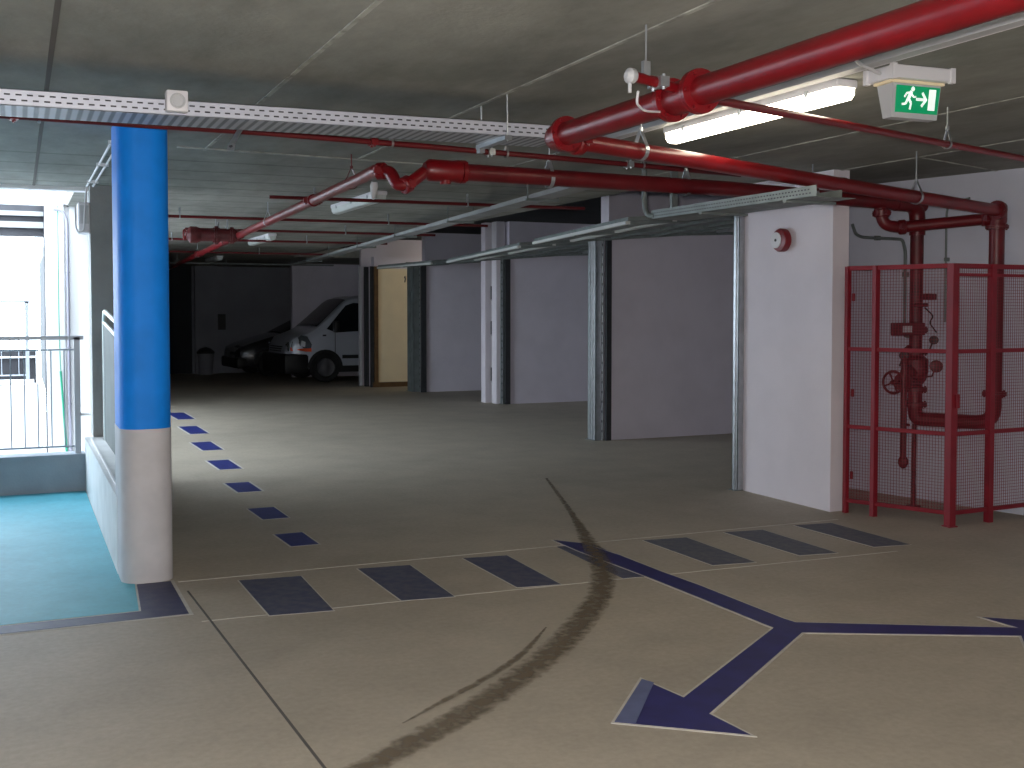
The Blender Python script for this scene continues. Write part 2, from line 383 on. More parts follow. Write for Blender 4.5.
t = thing('downpipe', 'grey vertical pipe on the white jamb beside the opening', 'pipe', (.495, 12.6, 0))
b = MB(); b.tube([(.36, 12.59, 2.66), (.44, 12.59, 2.66), (.495, 12.59, 2.56), (.495, 12.59, -.5)], .015, 10, bend=.05); b.build('pipe', PIPEG, t, True)
for z in (2.0, 1.2, .6):
    b = MB(); b.torus((.495, 12.59, z), (0, 0, 1), .017, .005, 14, 6); b.build('clip', PIPEG, t)
b = MB(); b.tube([(.405, 12.60, 2.70), (.40, 12.60, 1.5), (.41, 12.60, .9), (.44, 12.60, .5), (.47, 12.60, -.2), (.47, 12.60, -.5)], .0045, 8, bend=.2)
b.tube([(.47, 12.60, -.5), (.462, 12.60, .0), (.425, 12.60, .7), (.41, 12.60, .95)], .011, 8)
tag(b.build('hose', GREENH, smooth=True), 'thin green hose hanging down the white jamb behind the railing', 'hose')

# conduits to the junction box at the top of the jamb
t = thing('cable_conduit', 'pair of thin pale conduits on the ceiling running to the white box', 'conduit', (.6, 9, H))
for x in (.575, .625):
    b = MB(); b.tube([(x, 6.4, H-.012), (x, 10.38, H-.012)], .009, 8); b.build('pipe', WPLAS, t, True)
for y in (7.6, 8.8, 10.0):
    b = MB(); b.box(.555, .645, y, y+.02, H-.026, H); b.build('clip', GALV, t)
t = thing('junction_box', 'white wall box with bent duct at top of the white jamb by the column', 'box', (.52, 10.5, 2.4))
b = MB(); b.bbox(.50, .60, 10.42, 10.62, 2.28, 2.55, .012); b.build('case', WPLAS, t)
b = MB(); b.box(.515, .59, 10.405, 10.42, 2.36, 2.52); b.build('cover', GPLAS, t)
b = MB(); b.tube([(.572, 10.38, H-.012), (.555, 10.37, 2.5), (.545, 10.37, 2.3), (.50, 10.37, 2.27), (.478, 10.385, 2.33), (.478, 10.39, 2.5)], .008, 8, bend=.05); b.build('cable', WPLAS, t, True)

# ------------------------------------------------------------------ blue pillar
def rrect(x0, x1, y0, y1, r, n=8):
    P = []
    for cx, cy, a0 in ((x1-r, y1-r, 0), (x0+r, y1-r, 90), (x0+r, y0+r, 180), (x1-r, y0+r, 270)):
        for k in range(n+1):
            a = R(a0+90*k/n); P.append((cx+r*math.cos(a), cy+r*math.sin(a)))
    return P
t = thing('pillar', 'bright blue concrete pillar with white painted foot', 'pillar', (.68, 6.95, 0))
pp = rrect(.535, .825, 6.70, 7.22, .11)
b = MB(); b.prism(pp, .905, H); b.build('blue_shaft', BLUE, t, True)
b = MB(); b.prism(rrect(.533, .827, 6.698, 7.222, .11), 0, .905); b.build('white_foot', PWHITE, t, True)

# ------------------------------------------------------------------ floor paint
def paint(name, poly, m_, label, cat, group=None, edge=0., z=.003):
    """flat coat of paint lying on the floor, with a pale edge where the masking tape was"""
    cx = sum(p[0] for p in poly)/len(poly); cy = sum(p[1] for p in poly)/len(poly)
    b = MB()
    if edge:
        n = len(poly); area = sum(poly[i][0]*poly[(i+1) % n][1]-poly[(i+1) % n][0]*poly[i][1] for i in range(n)); sg = 1 if area > 0 else -1
        big = []
        for i in range(n):
            p0, p1, p2 = Vector(poly[i-1]), Vector(poly[i]), Vector(poly[(i+1) % n])
            d1 = (p1-p0).normalized(); d2 = (p2-p1).normalized()
            n1 = Vector((d1.y, -d1.x))*sg; n2 = Vector((d2.y, -d2.x))*sg
            q = n1+n2; q = q/max(q.length_squared/2, .35)
            big.append((p1.x+q.x*edge, p1.y+q.y*edge))
        b.mi = 1; b.prism(big, .0004, z-.0012); b.mi = 0
    b.prism(poly, .0004, z)
    o = b.build(name, [m_, EDGEP], loc=(cx, cy, 0))
    return tag(o, label, cat, group)

paint('bay_paint', [(-4.99, 6.10), (.565, 6.10), (.60, 6.70), (.53, 7.02), (.525, 10.37), (-4.99, 10.37)], TURQ, 'turquoise painted bay floor between the kerb and the blue pillar', 'floor paint', edge=0)
paint('border_paint', [(-4.99, 5.93), (.80, 5.93), (.80, 6.69), (.61, 6.69), (.575, 6.08), (-4.99, 6.08)], NAVY, 'navy border painted round the corner of the turquoise bay at the pillar foot', 'floor paint', edge=.02)

G1 = 'small blue dashes leading back along the driving lane'
dl = ['nearest small navy dash of the receding lane line, closest to the wide dashes', 'second nearest small navy dash of the receding lane line',
      'third small dash of the receding lane line, with wide pale edge', 'fourth small dash of the receding lane line, first of the bright blue ones',
      'fifth small dash of the receding lane line, bright blue', 'sixth small dash of the receding lane line, bright blue',
      'farthest small dash of the receding lane line, bright blue beside the pillar']
DC = [(1.745, 7.57, .22), (1.77, 8.64, .25), (1.83, 10.01, .28), (1.92, 11.56, .36), (2.00, 13.23, .42), (2.11, 15.08, .5), (2.22, 17.16, .56)]
for k, (x, y, hl) in enumerate(DC):
    w = .10+.004*k
    paint('floor_dash', [(x-w, y+hl), (x-w+.02, y-hl), (x+w+.01, y-hl), (x+w, y+hl)], BRIGHTB, dl[k], 'floor marking', G1, edge=.022 if k > 1 else .012)
G2 = 'wide navy dashes crossing the lane'
WD = [(1.17, 1.53), (1.895, 2.22), (2.595, 2.885), None, (3.94, 4.265), (4.615, 4.92), (5.24, 5.55)]
wl = ['wide navy floor dash at the left end of the crossing row, nearest the blue pillar', 'second wide navy dash of the crossing row counted from the blue pillar',
      'third wide navy dash of the crossing row, just left of the tyre mark', None, 'faded wide dash of the crossing row, right of the tyre marked one',
      'faded wide dash of the crossing row, last but one before the cage', 'faded wide dash at the right end of the crossing row, below the red cage']
for k, q in enumerate(WD):
    if not q: continue
    paint('floor_dash', [(q[0], 6.54), (q[1], 6.50), (q[1]-.02, 5.68), (q[0]+.01, 5.72)], NAVYW if k < 3 else NAVYG, wl[k], 'floor marking', G2, edge=.007)
paint('floor_dash', [(3.30, 6.60), (3.56, 6.58), (3.545, 5.62), (3.27, 5.66)], NAVYW, 'wide dash crossed by the tyre mark where the arrow shaft begins', 'floor marking', G2, edge=0)
band = [(3.37, 6.798), (3.509, 6.621), (3.555, 6.2), (3.564, 5.689), (3.585, 5.349), (3.593, 4.564), (3.604, 4.486), (4.566, 3.946), (4.55, 4.162), (4.728, 4.017), (5.15, 3.62),
        (4.80, 3.60), (4.222, 3.581), (4.467, 3.846), (3.522, 4.33), (2.471, 3.597), (2.489, 3.352), (2.087, 3.674), (2.439, 4.058), (2.48, 3.792), (3.443, 4.451), (3.43, 5.116), (3.416, 5.63), (3.368, 6.419)]
arrow = paint('floor_arrow', band, ARROWP, 'navy double headed floor arrow with forked shaft in the foreground', 'floor marking', None, edge=.012, z=.005)
b = MB(); b.prism([(2.439, 4.058), (2.463, 3.996), (2.155, 3.628), (2.087, 3.674)], .005, .0062); o = b.build('pale_tip_stripe', ARROWL, None); o.parent = arrow; o.matrix_parent_inverse = Matrix.Translation(-arrow.location)
o['label'] = 'lighter blue stripe at the arrow tip'

def ribbon(name, pts, widths, label, z=.0075):
    pts = [Vector((*p, 0)) for p in pts]; out = []; ws = []
    for i in range(len(pts)-1):
        p0 = pts[max(i-1, 0)]; p1 = pts[i]; p2 = pts[i+1]; p3 = pts[min(i+2, len(pts)-1)]
        for k in range(6):
            u = k/6
            out.append(.5*((2*p1)+(-p0+p2)*u+(2*p0-5*p1+4*p2-p3)*u*u+(-p0+3*p1-3*p2+p3)*u**3)); ws.append(widths[i]*(1-u)+widths[i+1]*u)
    out.append(pts[-1]); ws.append(widths[-1])
    bm = bmesh.new(); uv = bm.loops.layers.uv.new('UVMap'); prev = None
    for i, p in enumerate(out):
        d = (out[min(i+1, len(out)-1)]-out[max(i-1, 0)]).normalized(); n = Vector((-d.y, d.x, 0))
        cur = (bm.verts.new(p+n*ws[i]/2+Vector((0, 0, z))), bm.verts.new(p-n*ws[i]/2+Vector((0, 0, z))))
        if prev:
            f = bm.faces.new((prev[0], prev[1], cur[1], cur[0]))
            for l, v in zip(f.loops, (0, 1, 1, 0)): l[uv].uv = (i*.1, v)
        prev = cur
    me = bpy.data.meshes.new(name); bm.to_mesh(me); bm.free(); me.materials.append(SKID)
    o = bpy.data.objects.new(name, me); C.objects.link(o); return tag(o, label, 'tyre mark')
sk = [(4.55, 9.33), (3.92, 7.57), (3.52, 6.54), (3.28, 5.93), (2.96, 5.38), (2.64, 4.98), (2.32, 4.62), (1.98, 4.30), (1.65, 4.03), (1.31, 3.80), (.98, 3.58), (.6, 3.3)]
ribbon('tyre_mark', sk, [.03, .06, .15, .18, .17, .18, .18, .17, .17, .16, .15, .13], 'broad curved brown tyre mark sweeping across the foreground floor')
ribbon('tyre_mark', [(1.33, 3.99), (1.54, 4.14), (1.80, 4.32), (2.10, 4.57), (2.40, 4.92)], [.01, .035, .05, .05, .01], 'thin short tyre smear running along the left side of the broad tyre mark')

# ------------------------------------------------------------------ pipework
def flange(parent, c, d, r, th=.018, bolts=6, m_=RED):
    c = Vector(c); d = Vector(d).normalized(); b = MB()
    b.cyl(c-d*th*1.1, c-d*th*.08, r, 20); b.cyl(c+d*th*.08, c+d*th*1.1, r, 20)
    u, w = ortho(d)
    for k in range(bolts):
        a = 2*PI*k/bolts; e = c+(u*math.cos(a)+w*math.sin(a))*r*.84
        b.cyl(e-d*th*2, e+d*th*2, .008, 6)
    return b.build('flange', m_, parent, True)
def coupling(parent, c, d, r, ln=.07, m_=RED):
    c = Vector(c); d = Vector(d).normalized(); u, w = ortho(d); b = MB()
    b.lathe(c-d*ln/2, d, [(0, r*1.05), (.008, r*1.22), (ln-.008, r*1.22), (ln, r*1.05)], 20)
    for s in (-1, 1):
        e = c+u*s*r*1.35; b.box(-.02, .02, -.012, .012, -.02, .02, Matrix.Translation(e)); b.cyl(e-w*.03, e+w*.03, .007, 6)
    return b.build('coupling', m_, parent, True)
def hanger(parent, c, d, r, m_=GALV, w=.025):
    c = Vector(c); d = Vector((d[0], d[1], 0)).normalized(); n = Vector((-d.y, d.x, 0)); b = MB()
    pts = []
    for k in range(-3, 16):
        a = R(-40+k*17.8-0); pts.append(c+n*math.cos(a)*(r+.004)-Vector((0, 0, 1))*math.sin(a)*(r+.004))
    top = c+Vector((0, 0, r+.07))
    loop = [top]+[c+n*math.cos(R(a))*(r+.004)+Vector((0, 0, 1))*math.sin(R(a))*(r+.004) for a in range(40, -221, -20)]+[top]
    for p, q in zip(loop, loop[1:]):
        vs = [b.bm.verts.new(p-d*w/2), b.bm.verts.new(p+d*w/2), b.bm.verts.new(q+d*w/2), b.bm.verts.new(q-d*w/2)]
        o_ = [b.bm.verts.new(v.co+(v.co-c).normalized()*.004) for v in vs]
        b.face(vs); b.face(o_[::-1])
        for i in range(4): b.face((vs[i], vs[(i+1) % 4], o_[(i+1) % 4], o_[i]))
    b.cyl(top-Vector((0, 0, .01)), (c.x, c.y, H), .005, 8); b.cyl(top-Vector((0, 0, .012)), top+Vector((0, 0, .008)), .011, 6)
    return b.build('hanger', m_, parent)

# main pipe with its slanting continuation
P0 = (2.49, -3.5, 2.46); P1 = (2.445, 4.90, 2.455); P2 = (6.91, 6.20, 2.36)
t = thing('sprinkler_main', 'thick red pipe from the top right corner, ending in an elbow by the tray', 'pipe', (2.47, 2, 2.45))
b = MB(); b.tube([P0, P1, (2.445, 4.905, 2.455)], .057, 24); b.build('pipe', RED, t, True)
b = MB(); b.tube([(2.445, 4.80, 2.455), (2.445, 4.95, 2.455), (2.60, 4.975, 2.452)], .062, 20, bend=.09); b.build('elbow', RED, t, True)
flange(t, (2.447, 4.80, 2.455), (0, 1, 0), .085, .012, 6)
coupling(t, (2.60, 4.973, 2.452), (1, .28, 0), .057, .05)
flange(t, (2.45, 3.66, 2.455), (0, 1, 0), .088, .014, 6); flange(t, (2.45, 3.86, 2.455), (0, 1, 0), .088, .014, 6)
b = MB(); b.lathe((2.45, 3.66, 2.455), (0, 1, 0), [(0, .06), (.02, .066), (.18, .066), (.20, .06)], 20); b.build('tee', RED, t, True)
for y in (-2.5, -1.0, .6):
    hanger(t, (2.465, y, 2.456), (0, 1), .057)
b = MB(); b.tube([(2.45, 3.76, 2.475), (2.27, 3.715, 2.49), (2.17, 3.69, 2.495)], .021, 12); stub = b.build('drain_stub', RED, t, True)
b = MB(); b.lathe((2.175, 3.69, 2.495), (-1, -.2, 0), [(0, .022), (.01, .03), (.03, .03), (.045, .012)], 14); b.cyl((2.15, 3.685, 2.47), (2.15, 3.685, 2.43), .008, 8); b.build('end_valve', GPLAS, stub, True)
b = MB(); b.tube([(2.23, 3.70, 2.53), (2.23, 3.70, H)], .004, 8); b.box(2.215, 2.245, 3.69, 3.71, 2.505, 2.56); b.build('hanger', GALV, stub)
b = MB(); b.tube([(2.19, 3.69, 2.44), (2.20, 3.72, 2.40), (2.27, 3.78, 2.385), (2.38, 3.84, 2.40)], .005, 8, bend=.05); b.build('hose', WPLAS, stub, True)
coupling(t, (2.30, 3.722, 2.488), (1, .25, 0), .021, .03, GALV)

t = thing('sprinkler_pipe', 'bright red pipe slanting from the elbow to the riser above the cage', 'pipe', (4.5, 5.5, 2.4))
d2 = (Vector(P2)-Vector(P1)).normalized()
b = MB(); b.tube([Vector((2.62, 4.98, 2.452)), Vector(P2)-d2*.06], .045, 20); b.build('pipe', RED, t, True)
for u in (.13, .73):
    hanger(t, Vector(P1).lerp(Vector(P2), u), d2, .045)
# tee under ceiling over the riser
flange(t, Vector(P2)-d2*.07, d2, .075, .012, 6, REDD)

# small pipe crossing before the lamp
t = thing('sprinkler_branch', 'slim red pipe passing in front of the lit lamp towards the right edge', 'pipe', (4, 4.4, 2.5))
b = MB(); b.tube([(2.45, 3.76, 2.475), (2.74, 3.98, 2.50), (5.44, 4.75, 2.50), (7.1, 5.22, 2.50)], .019, 12); b.build('pipe', RED, t, True)
for (x, y) in ((4.62, 4.515), (6.4, 5.02)): hanger(t, (x, y, 2.5), (1, .28), .019, GALV, .015)
# thin pipe behind the tray
t = thing('sprinkler_branch', 'thin dark red pipe running left to right just behind the perforated tray', 'pipe', (1.5, 6.4, 2.6))
sp_ = [(-4.9, 6.26, 2.60), (-.05, 6.27, 2.60), (1.25, 6.28, 2.60), (2.24, 6.39, 2.60), (3.52, 6.56, 2.60), (4.9, 6.78, 2.60)]
b = MB(); b.tube(sp_, .018, 12); b.build('pipe', REDD, t, True)
for x, y in ((1.95, 6.36), (2.75, 6.46), (.0, 6.27), (3.85, 6.61)):
    coupling(t, (x, y, 2.60), (1, .12, 0), .018, .04, RED if x < 2 else GALV)
    hanger(t, (x+.12, y+.015, 2.60), (1, .1), .018, GALV, .012)

# second main along the row
t = thing('sprinkler_main', 'thick dark red pipe running level beneath the ceiling behind the bright slanting pipe', 'pipe', (4, 6.6, 2.48))
b = MB(); b.tube([(2.41, 6.60, 2.485), (4.7, 6.65, 2.475), (6.66, 6.75, 2.44)], .055, 20); b.build('pipe', REDD, t, True)
b = MB(); b.lathe((2.36, 6.60, 2.485), (1, .02, 0), [(0, .048), (.03, .07), (.20, .07), (.22, .075), (.24, .075), (.25, .058)], 20); b.build('tee', RED, t, True)
b = MB(); b.tube([(2.50, 6.60, 2.48), (2.50, 6.60, 2.40)], .035, 14); b.build('outlet', RED, t, True)
flange(t, (2.62, 6.605, 2.485), (1, .02, 0), .075, .012, 6, RED)
for x in (3.25, 4.35, 5.5): hanger(t, (x, 6.60+(x-2.4)*.03, 2.475), (1, .02), .055)
b = MB(); b.tube([(5.30, 6.60, 2.57), (5.75, 6.62, 2.57)], .035, 12); b.tube([(5.5, 6.63, 2.57), (5.5, 6.66, 2.47)], .02, 8); b.build('stub_pipe', REDD, t, True)

# oblique pipe to the back
t = thing('sprinkler_main', 'red pipe receding to the dark back of the garage on the left', 'pipe', (2.4, 12, 2.5))
b = MB(); b.tube([(2.36, 6.60, 2.47), (2.25, 6.58, 2.39), (2.19, 6.62, 2.38), (2.16, 6.68, 2.47), (2.10, 6.78, 2.49), (2.14, 7.2, 2.495), (2.24, 9.06, 2.50), (2.96, 24.1, 2.50), (3.05, 28.5, 2.50)], .04, 16, bend=.03); b.build('pipe', RED, t, True)
coupling(t, (2.235, 6.60, 2.385), (1, .4, .5), .045, .06); coupling(t, (2.12, 6.74, 2.48), (-1, 1, 0), .045, .06)
dd = Vector((.72, 15.04, 0)).normalized()
for y in (8.98, 13.6, 18.2): coupling(t, (2.24+(y-9.06)*.0479, y, 2.5), dd, .042, .10)
for y in (7.6, 11.3, 14.8, 18.5, 22.5): hanger(t, (2.24+(y-9.06)*.0479, y, 2.5), dd, .04, REDD if y < 8 else GALV, .03)
b = MB(); b.lathe((2.17, 7.05, 2.45), (0, .3, -1), [(0, .02), (.03, .028), (.08, .02), (.12, .008)], 12); b.build('drain_valve', GPLAS, t, True)

t = thing('valve_assembly', 'dark red horizontal valve body hanging under the ceiling beside the receding pipe', 'valve', (2.1, 13.6, 2.5))
b = MB(); b.tube([(2.44, 13.55, 2.5), (1.98, 13.62, 2.5)], .075, 16); b.build('body', REDV, t, True)
b = MB(); b.lathe((2.02, 13.6, 2.5), (-1, .1, 0), [(0, .08), (.05, .10), (.12, .10), (.16, .05)], 16); b.build('end_cap', REDV, t, True)
flange(t, (2.2, 13.59, 2.5), (1, -.1, 0), .11, .02, 6, REDV); flange(t, (2.38, 13.56, 2.5), (1, -.1, 0), .10, .02, 6, REDV)
b = MB(); b.torus((1.84, 13.64, 2.5), (1, -.4, 0), .06, .012, 18, 6); b.build('handwheel', RED, t, True)
b = MB(); b.cyl((2.2, 13.59, 2.56), (2.2, 13.59, H), .008, 8); b.cyl((2.33, 13.57, 2.56), (2.33, 13.57, H), .008, 8); b.build('hanger', GALV, t)

for k, (y, x0, x1) in enumerate(((9.75, 2.05, 5.12), (12.2, 1.2, 5.12), (14.0, 1.9, 5.12), (16.1, 1.6, 5.12), (19.6, 1.6, 5.12))):
    lab = ['nearest thin red cross pipe under the ceiling, starting at the receding pipe', 'second thin dark cross pipe under the ceiling, reaching left to the pillar',
           'third thin red cross pipe under the ceiling, beyond the dark valve body', 'fourth thin red cross pipe under the ceiling, far back', 'farthest thin cross pipe under the ceiling, near the van'][k]
    t = thing('sprinkler_branch', lab, 'pipe', (x0, y, 2.6), 'thin cross pipes under the far ceiling')
    b = MB(); b.tube([(x0, y+.05, 2.6), (x1, y-.1, 2.6)], .016, 8); b.build('pipe', REDD, t, True)
    for x in (x0+.4, 3.9): hanger(t, (x, y+.05-.15*(x-x0)/(x1-x0), 2.6), (1, 0), .016, GALV, .012)

# ------------------------------------------------------------------ cable trays
def slotted(b, x0, x1, y, z0, z1, rows, pitch, ln, hgt, out):
    x = x0
    k = 0
    while x < x1:
        for r_ in rows:
            b.box(x+(.5*pitch if r_ % 2 else 0), x+ln+(.5*pitch if r_ % 2 else 0), y-out, y+.001, z0+(z1-z0)*(r_+1)/(len(rows)+1)-hgt/2, z0+(z1-z0)*(r_+1)/(len(rows)+1)+hgt/2)
        x += pitch; k += 1
t = thing('cable_tray', 'long perforated galvanised cable tray hanging across the top left', 'cable tray', (0, 5.35, 2.5))
b = MB(); x0, x1, ya, yb, za, zb = -4.9, 2.62, 5.19, 5.49, 2.495, 2.565
b.box(x0, x1, ya, yb, za, za+.003); b.box(x0, x1, ya, ya+.003, za, zb); b.box(x0, x1, yb-.003, yb, za, zb); b.box(x0, x1, ya, ya+.012, zb-.003, zb); b.box(x0, x1, yb-.012, yb, zb-.003, zb)
b.build('channel', TRAYM, t)
b = MB(); slotted(b, -1.5, 2.58, ya, za, zb, (0, 1), .045, .024, .007, .0008); b.build('slots', SLOT, t)
b = MB(); b.box(x0, x1, ya+.002, yb-.002, za-.0012, za); b.build('bottom_plate', TRAYB, t)
t.location = (2.6, 5.35, 2.5)
for ch in t.children: ch.location = -Vector(t.location)
t.rotation_euler = (0, -.0085, 0)
for x in (-4.0, -2.0, 2.30):
    b = MB(); b.box(x-.02, x+.02, ya-.03, yb+.06, za-.024, za); b.cyl((x, yb+.03, za-.024), (x, yb+.03, H), .006, 8); b.cyl((x, ya-.015, za-.03), (x, ya-.015, H), .004, 8)
    b.box(x-.016, x+.016, yb+.02, yb+.06, za-.045, za-.02); b.build('bracket', GALV, t)
t = thing('switch_box', 'square white box with a round dial fixed on the front of the perforated tray', 'box', (.66, 5.17, 2.53))
b = MB(); b.bbox(.62, .715, 5.13, 5.19, 2.487, 2.582, .008); b.build('case', WPLAS, t, True)
b = MB(); b.lathe((.668, 5.13, 2.534), (0, -1, 0), [(0, .034), (.006, .034), (.008, .028), (.004, .024), (.004, .001)], 24); b.build('dial', GPLAS, t, True)
t = thing('steel_clip', 'shiny bent steel clip dangling under the tray right of the blue pillar', 'bracket', (.97, 5.45, 2.45))
b = MB(); b.bar((1.02, 5.50, 2.50), (.955, 5.42, 2.40), .028, .006); b.bar((.955, 5.42, 2.40), (.945, 5.40, 2.365), .035, .005); b.build('strap', GALV, t)
b = MB(); b.cyl((.95, 5.392, 2.385), (.945, 5.405, 2.385), .006, 8); b.build('bolt', SLOT, t)

# tray along the lane beside the lamp
t = thing('cable_trunking', 'narrow galvanised trunking on the ceiling between the thick red pipe and the lit lamp', 'trunking', (3.44, 4, 2.67))
b = MB(); b.box(3.40, 3.46, -4, 6.2, 2.67, H); b.build('trunking', GPLAS, t)
b = MB(); b.tube([(3.50, -4, H-.012), (3.50, 6.2, H-.012)], .009, 8); b.build('conduit', WPLAS, t, True)
# tray in front of the garages
t = thing('cable_tray', 'perforated grey tray ending above the white pier with the siren', 'cable tray', (4.4, 6, 2.3))
b = MB(); b.box(4.26, 4.58, 5.18, 6.98, 2.265, 2.268); b.box(4.26, 4.263, 5.15, 6.98, 2.265, 2.33); b.box(4.577, 4.58, 5.3, 6.98, 2.265, 2.33); b.build('channel', GALVD, t)
b = MB(); 
yy = 5.2
while yy < 6.95:
    for q in (0, 1): b.box(4.2592, 4.261, yy+q*.012, yy+q*.012+.016, 2.283+q*.022, 2.291+q*.022)
    yy += .03
b.build('slots', SLOT, t)
b = MB(); b.tube([(4.27, 6.95, 2.29), (4.27, 7.06, 2.30), (4.27, 7.10, 2.40), (4.27, 7.10, H)], .02, 10, bend=.07); b.build('conduit_bend', GALVD, t, True)
b = MB(); b.box(4.45, 4.50, 7.0, 7.03, 2.27, H); b.build('riser_plate', GALVD, t)
for y in (5.4, 6.3):
    b = MB(); b.box(4.24, 4.62, y, y+.03, 2.25, 2.265); b.build('bracket', GALVD, t)
t = thing('cable_tray', 'long dull tray receding above the lane in front of the garages', 'cable tray', (4.2, 12, 2.55))
Mt = Matrix.Translation((4.02, 7.5, 2.55)) @ Matrix.Rotation(-math.atan2(.93, 10.3), 4, 'Z')
b = MB(); b.box(-.09, .09, 0, 16.0, 0, .004, Mt); b.box(-.09, -.086, 0, 16.0, 0, .04, Mt); b.box(.086, .09, 0, 16.0, 0, .04, Mt); b.build('channel', CONC, t)
for y in (1, 3.5, 6, 8.5, 11, 13.5):
    b = MB(); b.box(-.15, .15, y, y+.03, -.02, 0, Mt); b.box(-.145, -.135, y, y+.01, 0, .15, Mt); b.box(.135, .145, y, y+.01, 0, .15, Mt); b.build('bracket', GALVD, t)

# ------------------------------------------------------------------ lamps
def lamp(loc, lit, label, group=None, ang=0.):
    t = thing('ceiling_lamp', label, 'lamp', loc, group)
    x, y, z = loc
    Mx = Matrix.Translation(loc)@Matrix.Rotation(ang, 4, 'Z')
    b = MB(); b.bbox(-.065, .065, -.77, .77, .058, .10, .01, Mx); b.build('housing', WPLAS, t, True)
    b = MB()
    prof = [(-.06, .06), (-.058, .03), (-.042, .006), (-.02, 0), (.02, 0), (.042, .006), (.058, .03), (.06, .06)]
    rings = []
    for yy, k in ((-.765, .8), (-.75, 1), (.75, 1), (.765, .8)):
        rings.append([b.bm.verts.new(Mx @ Vector((px*k, yy, .06+(pz-.06)*k))) for px, pz in prof])
    for A, B in zip(rings, rings[1:]):
        for j in range(len(prof)-1): b.face((A[j], A[j+1], B[j+1], B[j]))
    b.face(rings[0]); b.face(rings[-1][::-1])
    b.build('diffuser', LAMPON if lit else LAMPOFF, t, True)
    b = MB()
    for yy in (-.55, 0, .55):
        for s in (-1, 1): b.box(s*.066-.004, s*.066+.004, yy-.012, yy+.012, .045, .075, Mx)
    b.build('clips', GALV, t)
    return t
lamp((3.62, 4.93, H-.10), True, 'long lit fluorescent ceiling lamp glowing beside the thick red pipe')
lamp((3.07, 10.55, H-.10), False, 'unlit ceiling lamp above the lane beyond the thick dark red pipe', 'unlit ceiling lamps')
lamp((3.35, 16.6, H-.10), False, 'small unlit ceiling lamp far back below the receding red pipe', 'unlit ceiling lamps')
lamp((3.75, 23.5, H-.10), False, 'farthest unlit ceiling lamp near the dark back wall', 'unlit ceiling lamps')
lamp((1.7, -2.2, H-.10), True, 'added fluorescent ceiling lamp, unseen behind the camera, for frontal fill light', 'added fill lamps outside the view')  # added fill: unseen lamps that light the scene from the front
for k, (lx, ly) in enumerate(((5.2, -1.2), (-1.4, -1.0))):  # two more added lamps for the same frontal fill
    lamp((lx, ly, H-.10), True, 'added fluorescent ceiling lamp, unseen behind the camera, for frontal fill light', 'added fill lamps outside the view')

lamp((8.5, 21.2, GH-.10), True, 'lit ceiling lamp inside the cream walled garage, hidden behind its partition')
# ------------------------------------------------------------------ exit sign
t = thing('exit_sign', 'green exit sign with running man and arrow under a white ceiling housing', 'sign', (3.74, 3.95, H))
Ms = Matrix.Translation((3.745, 3.86, 2.52)) @ Matrix.Rotation(R(-3), 4, 'Z')
b = MB(); b.bbox(-.165, .165, -.06, .13, .118, .178, .006, Ms)
for sx in (-1, 1):
    for sy in (-.055, .125): b.box(sx*.165-.012, sx*.165+.012, sy-.012, sy+.012, .112, .18, Ms)
b.build('housing', WPLAS, t)
b = MB(); b.bbox(-.15, .15, -.03, .10, .104, .118, .004, Ms); b.build('collar', CREAM, t)
v = [(-.135, -.02, .105), (.135, -.02, .105), (.13, -.001, -.048), (-.13, -.001, -.048), (-.135, .09, .105), (.135, .09, .105), (.13, .055, -.048), (-.13, .055, -.048)]
b = MB(); vv = [b.bm.verts.new(Ms @ Vector(p)) for p in v]
for q in ((0, 1, 2, 3), (7, 6, 5, 4), (0, 4, 5, 1), (3, 2, 6, 7), (0, 3, 7, 4), (1, 5, 6, 2)): b.face([vv[i] for i in q])
b.build('lamp_body', GPLAS, t)
tilt = math.atan2(.019, .153)
Mf = Ms @ Matrix.Translation((0, -.0125, .045)) @ Matrix.Rotation(tilt, 4, 'X') @ Matrix.Rotation(R(90), 4, 'X')   # local x right, y up, z towards the viewer
Mf = Mf @ Matrix.Translation((.006, -.011, 0)) @ Matrix.Diagonal((1.06, 1.22, 1, 1))
b = MB(); b.prism([(-.112, -.048), (.112, -.048), (.116, .050), (-.116, .050)], 0, .004, Mf); face = b.build('green_face', GREENS, t)
b = MB()
def seg(a, c, w):
    a = Vector(a); c = Vector(c); d = (c-a).normalized(); n = Vector((-d.y, d.x))*w/2
    b.prism([(a-n)[:], (c-n)[:], (c+n)[:], (a+n)[:]], .004, .006, Mf)
b.prism([(.058, -.034), (.094, -.034), (.094, .042), (.058, .042)], .004, .006, Mf)                 # door
seg((-.008, .003), (.044, .003), .010); seg((.022, .028), (.046, .001), .010); seg((.022, -.022), (.046, .005), .010)   # arrow
hd = [(-.030+.009*math.cos(2*PI*k/12), .039+.009*math.sin(2*PI*k/12)) for k in range(12)]
b.prism(hd, .004, .006, Mf)                                                                        # head
seg((-.036, .030), (-.052, .000), .015); seg((-.036, .026), (-.060, .024), .007); seg((-.060, .024), (-.072, .008), .007)
seg((-.038, .022), (-.022, .010), .007); seg((-.022, .010), (-.010, .012), .006)
seg((-.050, .004), (-.034, -.012), .010); seg((-.034, -.012), (-.038, -.036), .009)
seg((-.054, .002), (-.062, -.016), .010); seg((-.062, -.016), (-.082, -.018), .008)
b.build('symbols', WSIGN, t)
b = MB(); b.tube([(3.19, 3.62, 2.64), (3.35, 3.78, 2.67), (3.56, 3.88, 2.665)], .008, 8, bend=.05); b.build('cable', WPLAS, t, True)

